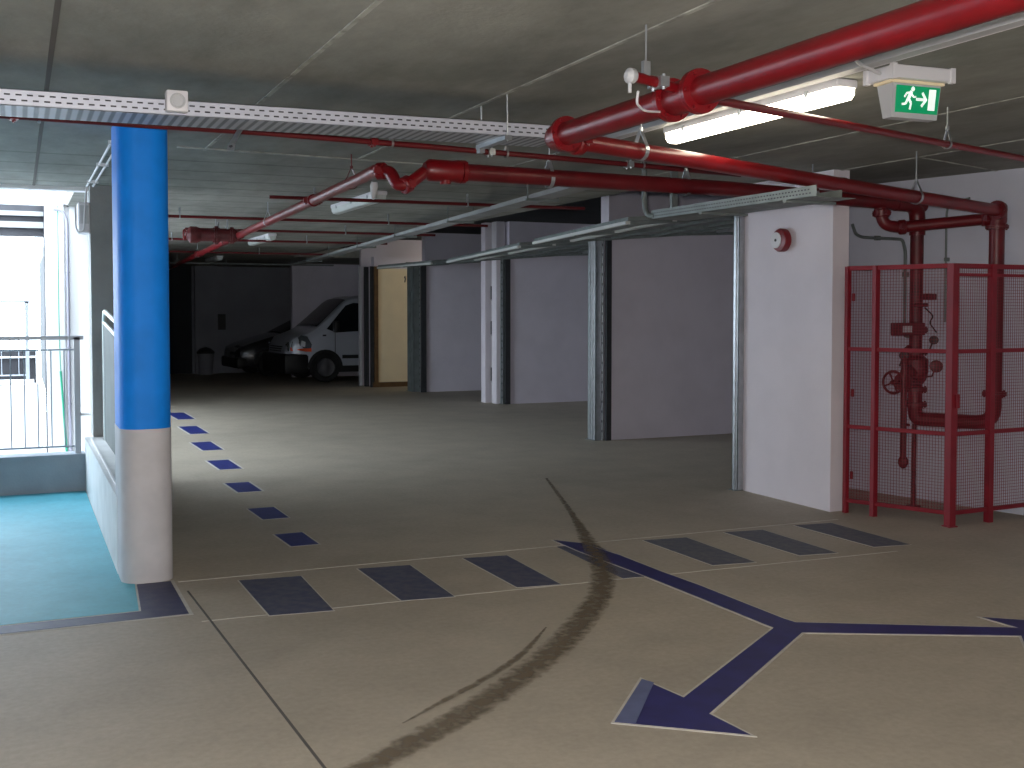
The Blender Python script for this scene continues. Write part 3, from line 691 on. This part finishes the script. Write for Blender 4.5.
# ------------------------------------------------------------------ siren
t = thing('fire_siren', 'round red fire alarm siren with white centre on the white pier', 'alarm', (5.80, 7.45, 2.18))
b = MB(); b.lathe((5.85, 7.45, 2.18), (-1, 0, 0), [(0, .075), (.02, .096), (.06, .098), (.075, .09), (.08, .07), (.08, .02)], 32); b.build('housing', RED, t, True)
b = MB(); b.lathe((5.771, 7.475, 2.18), (-1, 0, 0), [(0, .066), (.008, .066), (.010, .060), (.008, .008)], 24); b.build('white_disc', WPLAS, t, True)
b = MB(); b.lathe((5.764, 7.475, 2.18), (-1, 0, 0), [(0, .012), (.005, .012)], 12); b.build('hub', BLACK, t, True)

# ------------------------------------------------------------------ garage door frames and raised doors
def garage(label_door, near, far, s0=.10, h=2.5):
    nx, ny = near; fx, fy = far
    t = thing('garage_door', label_door, 'garage door', (fx, fy, h))
    d = Vector((fx-nx, fy-ny, 0)); L = d.length; d.normalize(); n = Vector((-d.y, d.x, 0))
    if n.x > 0: n = -n                     # n points out into the lane
    o0 = Vector((nx, ny, 0))+d*s0; L -= s0+.1
    def pt(s, out, z): return o0+d*s+n*out+Vector((0, 0, z))
    def zat(out): return 2.475-out*.075
    b = MB()
    q = [pt(0, .88, zat(.88)), pt(L, .88, zat(.88)), pt(L, -1.5, zat(-1.5)), pt(0, -1.5, zat(-1.5))]
    v0 = [b.bm.verts.new(p) for p in q]; v1 = [b.bm.verts.new(p+Vector((0, 0, .04))) for p in q]
    b.face(v0); b.face(v1[::-1])
    for i in range(4): b.face((v0[i], v0[(i+1) % 4], v1[(i+1) % 4], v1[i]))
    pan = b.build('panel', GALVD, t)
    for out, w, m_ in ((.88, .045, PALES), (.42, .045, PALES), (-.1, .03, GALVD), (-.6, .03, GALVD), (-1.1, .03, GALVD), (-1.48, .045, GALV)):
        b = MB(); b.bar(pt(0, out, zat(out)-.012), pt(L, out, zat(out)-.012), w, .03); b.build('rib', m_, t)
    for s in (.02, L*.5, L-.02):
        b = MB(); b.bar(pt(s, .88, zat(.88)-.02), pt(s, -1.48, zat(-1.48)-.02), .035, .03); b.build('stile', GALVD, t)
    for s in (.0, L):
        b = MB(); b.bar(pt(s, .3, 2.50), pt(s, -1.7, 2.56), .04, .04); b.build('guide_rail', GALVD, t)
    return t
garage('raised grey door of the nearest open garage, beside the white pier', (5.86, 8.0), (6.52, 11.85), .62)
garage('raised grey door of the second open garage, behind the nearest raised door', (6.60, 12.2), (7.42, 17.1), .3)
garage('raised grey door of the third open garage, beyond the two white posts', (7.36, 17.75), (7.12, 20.3))

def frame_post(label, x, y0, y1, w, m_, z1=2.5, perf=False, dark=None, grooves=2):
    """galvanised door-frame upright: C channel with returns, seen end-on"""
    t = thing('door_frame_post', label, 'door frame post', (x, y0, 0), 'uprights of the garage door frames')
    b = MB(); b.box(x, x+w, y0, y0+.006, 0, z1); b.box(x, x+.006, y0, y1, 0, z1); b.box(x, x+w, y1-.006, y1, 0, z1)
    for g in range(grooves):
        yy = y0+(y1-y0)*(g+1)/(grooves+1); b.box(x-.012, x, yy-.012, yy+.012, 0, z1)
    b.build('channel', m_, t)
    b = MB(); b.box(x-.03, x+w+.02, y0-.01, y1+.01, 0, .006); b.build('foot_plate', GALVD, t)
    if dark: 
        b = MB(); b.box(*dark, 0, z1); b.build('inner_jamb', BLACKM, t)
    if perf:
        b = MB(); z = .1
        px, py = perf
        b.box(px, px+.012, py, py+.03, 0, z1)
        bb = b.build('strip', GALV, t)
        b = MB()
        while z < z1-.1: b.box(px-.002, px, py+.004, py+.026, z, z+.03); z += .12
        b.build('slots', SLOT, t)
    return t
frame_post('galvanised upright of the garage door frame against the white pier', 5.79, 8.02, 8.10, .10, GALV, dark=None, grooves=1)
frame_post('shiny galvanised upright between the first and second open garage', 6.44, 11.84, 12.04, .10, GALV, dark=(6.55, 6.62, 11.76, 11.80), perf=(6.52, 11.80))
frame_post('dull galvanised upright between the third garage and the cream walled one', 7.05, 20.36, 20.75, .12, GALVD, dark=(7.14, 7.24, 20.16, 20.22), perf=(7.12, 20.2), grooves=2)
frame_post('dark door frame upright right of the two white posts', 7.50, 17.10, 17.16, .10, GALVD, dark=(7.53, 7.62, 17.02, 17.06), perf=(7.485, 17.05), grooves=1)
frame_post('pale slim upright between the van and the cream wall', 6.56, 22.42, 22.50, .05, WPLAS, grooves=0)
b = MB(); b.box(6.62, 6.70, 22.2, 22.3, 0, 2.5); b.box(6.66, 6.74, 21.95, 22.0, 0, 2.5)
tag(b.build('door_frame_post', BLACKM), 'dark narrow jamb just left of the cream wall', 'door frame post', 'uprights of the garage door frames')
b = MB(); b.box(6.73, 6.81, 21.90, 21.955, .1, 2.5)
tag(b.build('wood_strip', WOOD), 'brown wooden strip on the left edge of the cream wall', 'strip')
b = MB(); b.tube([(7.40, 21.94, 2.27), (7.40, 21.92, 2.3), (7.40, 21.90, 2.25), (7.40, 21.93, 2.18)], .012, 8)
tag(b.build('wall_hook', BLACK), 'small dark hook high on the cream wall', 'hook')

for k, (x, y0, y1, lab) in enumerate(((7.42, 17.16, 17.36, 'right hand one of the two white posts between the garages'), (7.34, 17.46, 17.64, 'left hand one of the two white posts between the garages'))):
    b = MB(); b.bbox(x, x+.16, y0, y1, 0, GH, .006)
    tag(b.build('post', WWALL), lab, 'post', 'white posts between second and third garage')
t = thing('gap_strip', 'grey strip with dark hinge plates in the gap between the two white posts', 'strip', (7.46, 17.4, 1.2))
b = MB(); b.box(7.50, 7.56, 17.36, 17.46, 0, GH); b.build('back_plate', CONC, t)
for z in (.35, 1.15, 1.75):
    b = MB(); b.box(7.45, 7.50, 17.38, 17.44, z, z+.18); b.cyl((7.44, 17.42, z+.03), (7.44, 17.42, z+.26), .014, 8); b.build('hinge', BLACK, t)

# ------------------------------------------------------------------ red wire cage
t = thing('safety_cage', 'red steel cage with wire mesh panels round the valve pipework', 'cage', (6.26, 6.04, 0))
CA = Vector((5.945, 6.80)); CB = Vector((6.26, 6.04)); CD = Vector((7.10, 6.07)); CH = 1.94
def post(p, w, z0=.0, z1=CH, m_=REDC):
    b = MB(); b.box(p.x-w/2, p.x+w/2, p.y-w/2, p.y+w/2, z0, z1); b.build('post', m_, t)
def rail(a, c, z, w, hh): 
    b = MB(); b.bar((a.x, a.y, z), (c.x, c.y, z), w, hh); b.build('rail', REDC, t)
def wires(a, c, z0, z1, pitch=.0225, r=.0015):
    d = c-a; L = d.length; b = MB(); n = int(L/pitch)
    for k in range(1, n):
        p = a+d*k/n; b.bar((p.x, p.y, z0), (p.x, p.y, z1), r*1.5, r*1.5)
    k = int((z1-z0)/pitch)
    for j in range(1, k):
        z = z0+(z1-z0)*j/k; b.bar((a.x, a.y, z), (c.x, c.y, z), r*1.5, r*1.5)
    b.build('mesh_panel', REDC, t)
pA = CA.lerp(CB, .28); pF = Vector((6.665, 6.055)); dY = Vector((0, 0))
post(CA, .035); post(pA, .042); post(CB, .058); post(pF, .048); post(CD, .04)
for a, c in ((CA, pA), (pA, CB), (CB, pF), (pF, CD)):
    for z in (1.925, 1.295, .685, .10): rail(a, c, z, .025, .03 if z < 1.9 else .035)
    for z0, z1 in ((.11, .67), (.70, 1.28), (1.31, 1.91)): wires(a, c, z0, z1)
rail(CB, CD, 1.86, .02, .022)
for z in (1.70, .95, .30):
    b = MB(); b.cyl((CA.x+.03, CA.y-.03, z-.03), (CA.x+.03, CA.y-.03, z+.03), .012, 8); b.build('hinge', REDC, t)
b = MB(); b.box(6.22, 6.30, 6.0, 6.08, 0, .008); b.build('foot_plate', REDC, t)
b = MB(); b.box(CB.x+.0, CB.x+.035, CB.y-.045, CB.y-.03, .88, .98); b.build('lock', REDC, t)

# ------------------------------------------------------------------ valve station in the cage
t = thing('valve_station', 'dark red sprinkler risers and alarm valve standing inside the wire cage', 'valve', (6.7, 6.5, 0))
RX, RY = 6.91, 6.24; LX, LY = 6.60, 6.75
b = MB(); b.tube([(RX, RY, 2.40), (RX, RY, .72), (LX+.02, LY, .72), (LX, LY, .80), (LX, LY, 1.0)], .057, 20, bend=.13); b.build('riser_pipe', REDD, t, True)
b = MB(); b.tube([(LX, LY, 1.2), (LX, LY, 2.44)], .052, 20); b.build('riser_pipe', REDV, t, True)
b = MB(); b.tube([(LX-.25, LY-.015, 2.445), (LX, LY, 2.445), (LX, LY, 2.2)], .062, 18, bend=.12); b.build('elbow', REDD, t, True)
b = MB(); b.lathe((RX, RY, 2.25), (0, 0, 1), [(0, .062), (.03, .072), (.15, .072), (.17, .06)], 20); b.build('tee', REDD, t, True)
flange(t, (RX, RY, .95), (0, 0, 1), .09, .014, 6, REDD); flange(t, (RX+.0, RY, 2.24), (0, 0, 1), .085, .012, 6, REDD)
# cross link
b = MB(); b.tube([(6.20, 6.74, 2.42), (6.22, 6.72, 2.27), (6.34, 6.68, 2.25), (RX, RY+.02, 2.31)], .045, 16, bend=.06); b.build('link_pipe', REDD, t, True)
coupling(t, (6.21, 6.73, 2.36), (0, 0, 1), .05, .06, REDD); coupling(t, (6.36, 6.665, 2.252), (1, -.7, .1), .047, .06, REDD)
coupling(t, (6.84, 6.29, 2.305), (1, -.7, .1), .047, .06, REDD)
for z in (1.44, 1.26, .96, .84): flange(t, (LX, LY, z), (0, 0, 1), .095, .014, 6, REDV)
b = MB(); b.lathe((LX, LY, 1.0), (0, 0, 1), [(0, .055), (.04, .085), (.10, .10), (.20, .10), (.24, .06)], 18); b.cyl((LX-.14, LY-.05, 1.10), (LX, LY, 1.10), .055, 14); b.build('alarm_valve', REDV, t, True)
b = MB(); b.cyl((LX, LY, 1.02), (LX-.20, LY-.08, 1.03), .06, 14, .05); b.cyl((LX-.2, LY-.08, 1.03), (LX-.37, LY-.14, 1.035), .016, 10); b.cyl((LX-.2, LY-.08, 1.03), (LX-.215, LY-.085, 1.03), .075, 14); b.build('gate_valve', REDV, t, True)
hc = Vector((LX-.36, LY-.14, 1.035)); hd_ = Vector((-1, -.38, 0))
b = MB(); b.torus(hc, hd_, .085, .010, 28, 8); u, w = ortho(hd_)
for k in range(4):
    a = PI*k/2+.4; e = u*math.cos(a)+w*math.sin(a); b.tube([hc+e*.012, hc+e*.082], .007, 6)
b.lathe(hc, hd_, [(-.02, .02), (.02, .02), (.04, .01)], 10); b.build('handwheel', REDV, t, True)
b = MB(); b.tube([(LX-.12, LY-.05, 1.30), (LX-.21, LY-.10, 1.27), (LX-.24, LY-.13, 1.16), (LX-.24, LY-.13, .42)], .024, 12, bend=.04); b.build('drain_pipe', REDV, t, True)
b = MB(); b.lathe((LX-.24, LY-.13, .44), (0, 0, -1), [(0, .028), (.02, .038), (.05, .04), (.08, .025), (.09, .01)], 14); b.cyl((LX-.24, LY-.16, .70), (LX-.24, LY-.19, .70), .01, 8); b.build('drain_cock', REDV, t, True)
b = MB(); b.bbox(LX-.36, LX-.05, LY-.15, LY-.10, 1.40, 1.50, .006); bx = b.build('label_box', REDV, t)
b = MB(); b.box(LX-.28, LX-.19, LY-.155, LY-.149, 1.425, 1.475); b.build('sticker', GPLAS, bx)
b = MB(); b.bbox(LX-.02, LX+.10, LY-.12, LY-.05, 1.68, 1.73, .005); b.bbox(LX-.11, LX+.04, LY-.09, LY-.05, 1.625, 1.655, .005); b.build('pressure_switch', REDV, t)
for (x, y, z, r_) in ((LX+.09, LY-.10, 1.36, .035), (LX+.10, LY-.12, 1.15, .05), (LX-.22, LY-.10, 1.24, .035)):
    b = MB(); b.lathe((x, y, z), (-.6, -.8, 0), [(0, r_), (.03, r_), (.034, r_*.85), (.03, .003)], 18); b.tube([(x, y, z), (x-.02, y+.02, z-.08), (LX, LY-.02, z-.09)], .008, 6); b.build('gauge', BLACK if r_ < .05 else REDV, t, True)
b = MB(); b.tube([(LX+.05, LY-.04, 1.62), (LX+.11, LY-.08, 1.55), (LX+.06, LY-.08, 1.50), (LX+.12, LY-.10, 1.42)], .006, 6, bend=.03); b.build('cable', BLACK, t, True)
b = MB(); b.box(LX-.04, LX+.04, LY-.04, LY+.04, 0, .02); b.cyl((LX, LY, .02), (LX, LY, .68), .018, 10); b.build('support_leg', REDV, t)

# thin conduits on recess wall
def wx(y): return 6.77-.212*(y-7.85)-.03
t = thing('wall_conduit', 'thin grey conduit bending down the bluish wall behind the cage', 'conduit', (wx(7.3), 7.3, 2.2))
b = MB(); b.tube([(wx(7.7), 7.70, 2.36), (wx(7.68), 7.66, 2.27), (wx(7.6), 7.60, 2.24), (wx(7.2), 7.20, 2.20), (wx(7.18), 7.17, 2.1), (wx(7.17), 7.17, 1.38), (wx(7.0)-.05, 7.0, 1.36)], .014, 8, bend=.03); b.build('pipe', GALVD, t, True)
for y, z in ((7.45, 2.225), (7.17, 1.9)):
    b = MB(); b.box(wx(y)-.02, wx(y)+.04, y-.012, y+.012, z-.02, z+.02); b.build('clip', GALVD, t)
t = thing('wall_conduit', 'thin grey vertical conduit on the bluish wall between the two risers', 'conduit', (wx(6.8), 6.8, 2.2))
b = MB(); b.tube([(wx(6.6), 6.6, 2.50), (wx(6.78), 6.78, 2.47), (wx(6.8), 6.8, 2.40), (wx(6.8), 6.8, 1.5)], .009, 8, bend=.04); b.build('pipe', GALVD, t, True)
b = MB(); b.box(wx(6.8)-.012, wx(6.8)+.04, 6.79, 6.81, 2.0, 2.03); b.build('clip', GALVD, t)

# ------------------------------------------------------------------ vehicles (nose at local x = 0, body runs to +x)
class Body:
    """lofted car body: stations (x, z_bottom, z_top, half width, belt z, half width at top)"""
    def __init__(s, st): s.st = st
    def at(s, x):
        st = s.st
        if x <= st[0][0]: return st[0]
        for a, b in zip(st, st[1:]):
            if x <= b[0]:
                u = (x-a[0])/(b[0]-a[0]); return tuple(a[i]*(1-u)+b[i]*u for i in range(6))
        return st[-1]
    def side(s, x, z):
        _, zb, zt, w, zbelt, wt = s.at(x); zbelt = min(zbelt, zt-.06)
        if z <= zbelt: return w
        u = min((z-zbelt)/max(zt-zbelt, .05), 1); return w+(wt-w)*u**1.3
    def ring(s, x):
        _, zb, zt, w, zbelt, wt = s.at(x); zbelt = min(zbelt, zt-.06)
        R_ = [(w*.86, zb), (w*.98, zb+.06), (w, zb+.2*(zbelt-zb)), (w, zbelt)]
        for u in (.3, .6, .82): z = zbelt+(zt-zbelt)*u; R_.append((s.side(x, z), z))
        R_ += [(wt*.97, zt-(zt-zbelt)*.07), (wt*.84, zt-.005), (wt*.45, zt+.012)]
        return [(-y, z) for y, z in R_][::1]+[(0, zt+.016)]+[(y, z) for y, z in R_[::-1]]
def vehicle(name, label, B, M, paint_, under, wheels, wr, glass_side, glass_front, extras):
    t = thing(name, label, name.replace('_', ' ').split()[-1] if name != 'hatchback_car' else 'car', M.translation)
    b = MB(); rings = []
    xs = []
    for a, c in zip(B.st, B.st[1:]):
        k = max(1, int((c[0]-a[0])/.12))
        for i in range(k): xs.append(a[0]+(c[0]-a[0])*i/k)
    xs.append(B.st[-1][0])
    for x in xs:
        rings.append([b.bm.verts.new(M @ Vector((x, y, z))) for y, z in B.ring(x)])
    for A, D in zip(rings, rings[1:]):
        for j in range(len(A)-1): b.face((A[j], A[j+1], D[j+1], D[j]))
        b.face((A[-1], A[0], D[0], D[-1]))
    b.face(rings[0]); b.face(rings[-1][::-1])
    b.build('body', paint_, t, True)
    def panel(nm, poly, m_, side_=1, off=.012, par=None):
        """a panel that follows the flank, poly in (x, z)"""
        q = MB(); 
        cx = sum(p[0] for p in poly)/len(poly); cz = sum(p[1] for p in poly)/len(poly)
        f = lambda x, z, o_: M @ Vector((x, side_*(B.side(x, z)+o_), z))
        n = len(poly)
        out = [q.bm.verts.new(f(x, z, off)) for x, z in poly]; inn = [q.bm.verts.new(f(x, z, -.03)) for x, z in poly]
        c = q.bm.verts.new(f(cx, cz, off)); ci = q.bm.verts.new(f(cx, cz, -.03))
        for i in range(n):
            q.face((out[i], out[(i+1) % n], c)); q.face((inn[i], ci, inn[(i+1) % n])); q.face((out[i], inn[i], inn[(i+1) % n], out[(i+1) % n]))
        return q.build(nm, m_, par or t)
    for poly in glass_side:
        for s_ in (-1, 1): panel('side_window', poly, GLASS, s_)
    # windscreen
    xa, xb = glass_front; q = MB(); rows = []
    for i in range(9):
        x = xa+(xb-xa)*i/8; st = B.at(x); zt, wt = st[2], st[5]
        rows.append([q.bm.verts.new(M @ Vector((x-.012, wt*k, zt+.03-.045*abs(k)**3))) for k in (-.93, -.6, -.3, 0, .3, .6, .93)])
    for A, D in zip(rows, rows[1:]):
        for j in range(6): q.face((A[j], A[j+1], D[j+1], D[j]))
    q.build('windscreen', GLASS, t, True)
    for nm, m_, f in extras: q = MB(); f(q, M, B); q.build(nm, m_, t, True)
    for x in wheels:
        for s_ in (-1, 1):
            w = B.at(x)[3]; q = MB(); o = M @ Vector((x, s_*(w-.165), wr)); d = (M.to_3x3() @ Vector((0, s_, 0)))
            q.lathe(o, d, [(0, wr*.8), (.0, wr*.96), (.03, wr), (.17, wr), (.205, wr*.95), (.205, wr*.66), (.18, wr*.62), (.18, .01)], 28)
            wh = q.build('wheel', TYRE, t, True)
            q = MB(); q.lathe(o+d*.18, d, [(0, wr*.62), (.018, wr*.60), (.005, wr*.45), (.012, wr*.2), (.02, wr*.12), (.02, .01)], 20); q.build('hubcap', RIM, wh, True)
            # dark arch
            q = MB(); pts = [(x+wr*1.22*math.cos(R(a)), wr*.98+wr*1.22*math.sin(R(a))) for a in range(0, 181, 15)]
            ww = s_*(w+.006)
            A = [q.bm.verts.new(M @ Vector((px, ww, max(pz, under)))) for px, pz in pts]; D = [q.bm.verts.new(M @ Vector((px, s_*(w-.25), max(pz, under)))) for px, pz in pts]
            q.face(A); q.face(D[::-1])
            for i in range(len(A)-1): q.face((A[i], A[i+1], D[i+1], D[i]))
            q.face((A[-1], A[0], D[0], D[-1])); q.build('wheel_arch', BLACK, t)
    return t, panel
vb = Body([(0, .26, .66, .62, .6, .58), (.06, .22, .84, .80, .7, .74), (.18, .22, 1.0, .90, .80, .84), (.45, .24, 1.10, .94, .90, .88), (.66, .26, 1.19, .95, 1.0, .88),
           (.80, .26, 1.30, .95, 1.06, .84), (1.38, .26, 1.82, .95, 1.12, .76), (1.60, .26, 1.90, .95, 1.12, .76), (2.3, .26, 1.93, .95, 1.12, .78), (4.7, .26, 1.93, .95, 1.12, .80), (4.78, .3, 1.85, .92, 1.12, .78)])
Mv = Matrix.Translation((5.30, 24.80, 0)) @ Matrix.Rotation(R(3), 4, 'Z')
def v_bumper(q, M, B):
    q.bbox(-.06, .50, -.955, .955, .20, .64, .06, M)
def v_lower(q, M, B): q.box(.5, 4.7, -.955, .955, .22, .36, M); q.box(1.25, 3.9, -.962, .962, .52, .60, M)
def v_grille(q, M, B):
    for k in range(3): q.box(-.02, .10, -.42, .42, .68+.05*k, .70+.05*k, M)
def v_fog(q, M, B):
    for s_ in (-1, 1): q.lathe(M @ Vector((.01, s_*.62, .40)), M.to_3x3() @ Vector((-1, 0, 0)), [(0, .06), (.02, .06), (.025, .01)], 14)
def v_mirror(q, M, B):
    for s_ in (-1, 1): q.bbox(1.02, 1.14, min(s_*.95, s_*1.15), max(s_*.95, s_*1.15), 1.10, 1.36, .04, M)
def v_seams(q, M, B):
    for x in (1.08, 2.0):
        for s_ in (-1, 1): q.box(x, x+.012, s_*.954-.004, s_*.954+.004, .45, 1.12, M)
def v_handle(q, M, B):
    for s_ in (-1, 1): q.bbox(1.8, 1.94, s_*.96-.012, s_*.96+.02, .98, 1.02, .006, M); q.box(.80, .88, s_*.955-.006, s_*.955+.006, 1.02, 1.055, M)
van, vpan = vehicle('delivery_van', 'silver white panel van with black bumper parked nose out beside the cream wall', vb, Mv, VANP, .25, (.86, 3.95), .33,
    [[(.90, 1.18), (1.1, 1.10), (1.95, 1.14), (1.95, 1.74), (1.56, 1.76), (1.38, 1.70)]], (.72, 1.42),
    [('bumper', BLACK, v_bumper), ('sill_trim', BLACK, v_lower), ('grille', BLACK, v_grille), ('fog_lamps', LENS, v_fog), ('mirror', BLACK, v_mirror), ('door_seams', BLACK, v_seams), ('door_handle', BLACK, v_handle)])
van['category'] = 'van'
for s_ in (-1, 1):
    hl = vpan('headlight', [(.10, .72), (.52, .70), (.55, .84), (.46, 1.02), (.34, 1.05), (.14, .90)], HLAMP, s_, .016)
    vpan('reflector_glint', [(.30, .80), (.40, .79), (.41, .90), (.33, .93)], LENS, s_, .024)  # pale reflector patch, the flash glint put into its colour
    vpan('indicator', [(.10, .70), (.54, .68), (.54, .76), (.10, .78)], ORANGE, s_, .022)
q = MB()
for s_ in (-1, 1): q.prism([(s_*.48, .70), (s_*.84, .70), (s_*.80, .90), (s_*.50, .80)], 0, .03, Mv @ Matrix.Translation((.085, 0, 0)) @ Matrix(((0, 0, -1, 0), (1, 0, 0, 0), (0, 1, 0, 0), (0, 0, 0, 1))))
q.build('front_lens', HLAMP, van)

cb = Body([(0, .26, .60, .55, .55, .5), (.07, .2, .70, .74, .62, .68), (.3, .2, .80, .84, .72, .76), (.8, .2, .95, .87, .84, .78), (1.1, .2, 1.03, .87, .9, .74), (1.85, .2, 1.42, .87, .94, .60),
           (2.4, .2, 1.47, .87, .94, .60), (3.3, .2, 1.40, .86, .94, .58), (3.85, .25, 1.05, .82, .90, .62), (4.0, .3, .9, .7, .8, .6)])
Mc = Matrix.Translation((4.72, 27.35, 0)) @ Matrix.Rotation(R(4), 4, 'Z')
def c_head(q, M, B):
    for s_ in (-1, 1): q.lathe(M @ Vector((.09, s_*.60, .60)), M.to_3x3() @ Vector((-1, s_*.4, .1)), [(0, .09), (.03, .085), (.05, .05), (.055, .01)], 16)
def c_fog(q, M, B):
    for s_ in (-1, 1): q.lathe(M @ Vector((.06, s_*.56, .36)), M.to_3x3() @ Vector((-1, 0, 0)), [(0, .05), (.02, .045), (.025, .01)], 12)
def c_bump(q, M, B): q.bbox(-.02, .3, -.80, .80, .2, .46, .05, M)
def c_mirror(q, M, B):
    for s_ in (-1, 1): q.bbox(1.32, 1.42, min(s_*.84, s_*1.02), max(s_*.84, s_*1.02), .95, 1.08, .03, M)
vehicle('hatchback_car', 'dark small car parked in shade to the left of the van', cb, Mc, CARP, .2, (.75, 3.25), .30,
    [[(1.35, .98), (2.3, .97), (2.3, 1.38), (1.92, 1.36)], [(2.36, .97), (3.3, .97), (3.15, 1.32), (2.36, 1.38)]], (1.12, 1.82),
    [('headlights', LENS, c_head), ('fog_lamps', LENS, c_fog), ('bumper', BLACK, c_bump), ('mirror', BLACK, c_mirror)])

# bin and notice at the back
t = thing('waste_bin', 'pale bin with a black lid standing against the dark back wall', 'bin', (4.25, 28.02, 0))
b = MB(); b.lathe((4.25, 28.02, 0), (0, 0, 1), [(0, .15), (.02, .16), (.5, .20), (.52, .21)], 20); b.build('body', BACKWALL, t, True)
b = MB(); b.lathe((4.25, 28.02, .52), (0, 0, 1), [(0, .22), (.04, .22), (.12, .14), (.16, .03)], 20); b.build('lid', BLACK, t, True)
b = MB(); b.bbox(4.62, 4.82, 28.44, 28.5, 1.1, 1.5, .01)
tag(b.build('fuse_box', BLACK), 'small dark box on the back wall left of the dark car', 'box')
b = MB(); b.box(4.05, 4.6, 28.3, 28.5, 0, H); struct('wall_pilaster', b, BACKWALL)
t = thing('cable_tray', 'thin pale tray across the ceiling in front of the dark back wall', 'cable tray', (4, 25, 2.6))
b = MB(); b.box(2.9, 6.6, 24.6, 24.7, 2.60, 2.63); b.build('channel', GALVD, t)
for x in (3.2, 4.2, 5.8):
    b = MB(); b.cyl((x, 24.65, 2.63), (x, 24.65, H), .01, 8); b.build('bracket', GALV, t)

# ------------------------------------------------------------------ light and camera
w = bpy.data.worlds.new('World'); bpy.context.scene.world = w; w.use_nodes = True
bg = w.node_tree.nodes['Background']; bg.inputs[0].default_value = (.76, .88, 1, 1); bg.inputs[1].default_value = 9.5
def portal(loc, rot, sx, sy):
    l = bpy.data.lights.new('portal', 'AREA'); l.shape = 'RECTANGLE'; l.size = sx; l.size_y = sy; l.cycles.is_portal = True
    o = bpy.data.objects.new('portal', l); C.objects.link(o); o.location = loc; o.rotation_euler = rot
portal((-2.3, 10.9, 1.4), (R(-90), 0, 0), 5.4, 2.2)
portal((.5, 14.7, 1.58), (0, R(-90), 0), 2.2, 7.8)

fl = bpy.data.lights.new('camera_flash', 'POINT'); fl.energy = 520; fl.shadow_soft_size = .03; fl.color = (1, .97, .95)
fo = bpy.data.objects.new('camera_flash', fl); C.objects.link(fo); fo.location = (-.03, 0, 1.66)
cam = bpy.data.cameras.new('camera'); cam.sensor_width = 36; cam.lens = 36*1100/1024; cam.clip_end = 200
co = bpy.data.objects.new('camera', cam); C.objects.link(co); co.location = (0, 0, 1.6)
co.rotation_euler = (R(90-2.2), 0, R(-24.2)); cam.shift_y = -.031
sc = bpy.context.scene; sc.camera = co
sc.view_settings.view_transform = 'Standard'; sc.view_settings.look = 'None'; sc.view_settings.gamma = 1; sc.view_settings.use_curve_mapping = False
sc.view_settings.exposure = 0
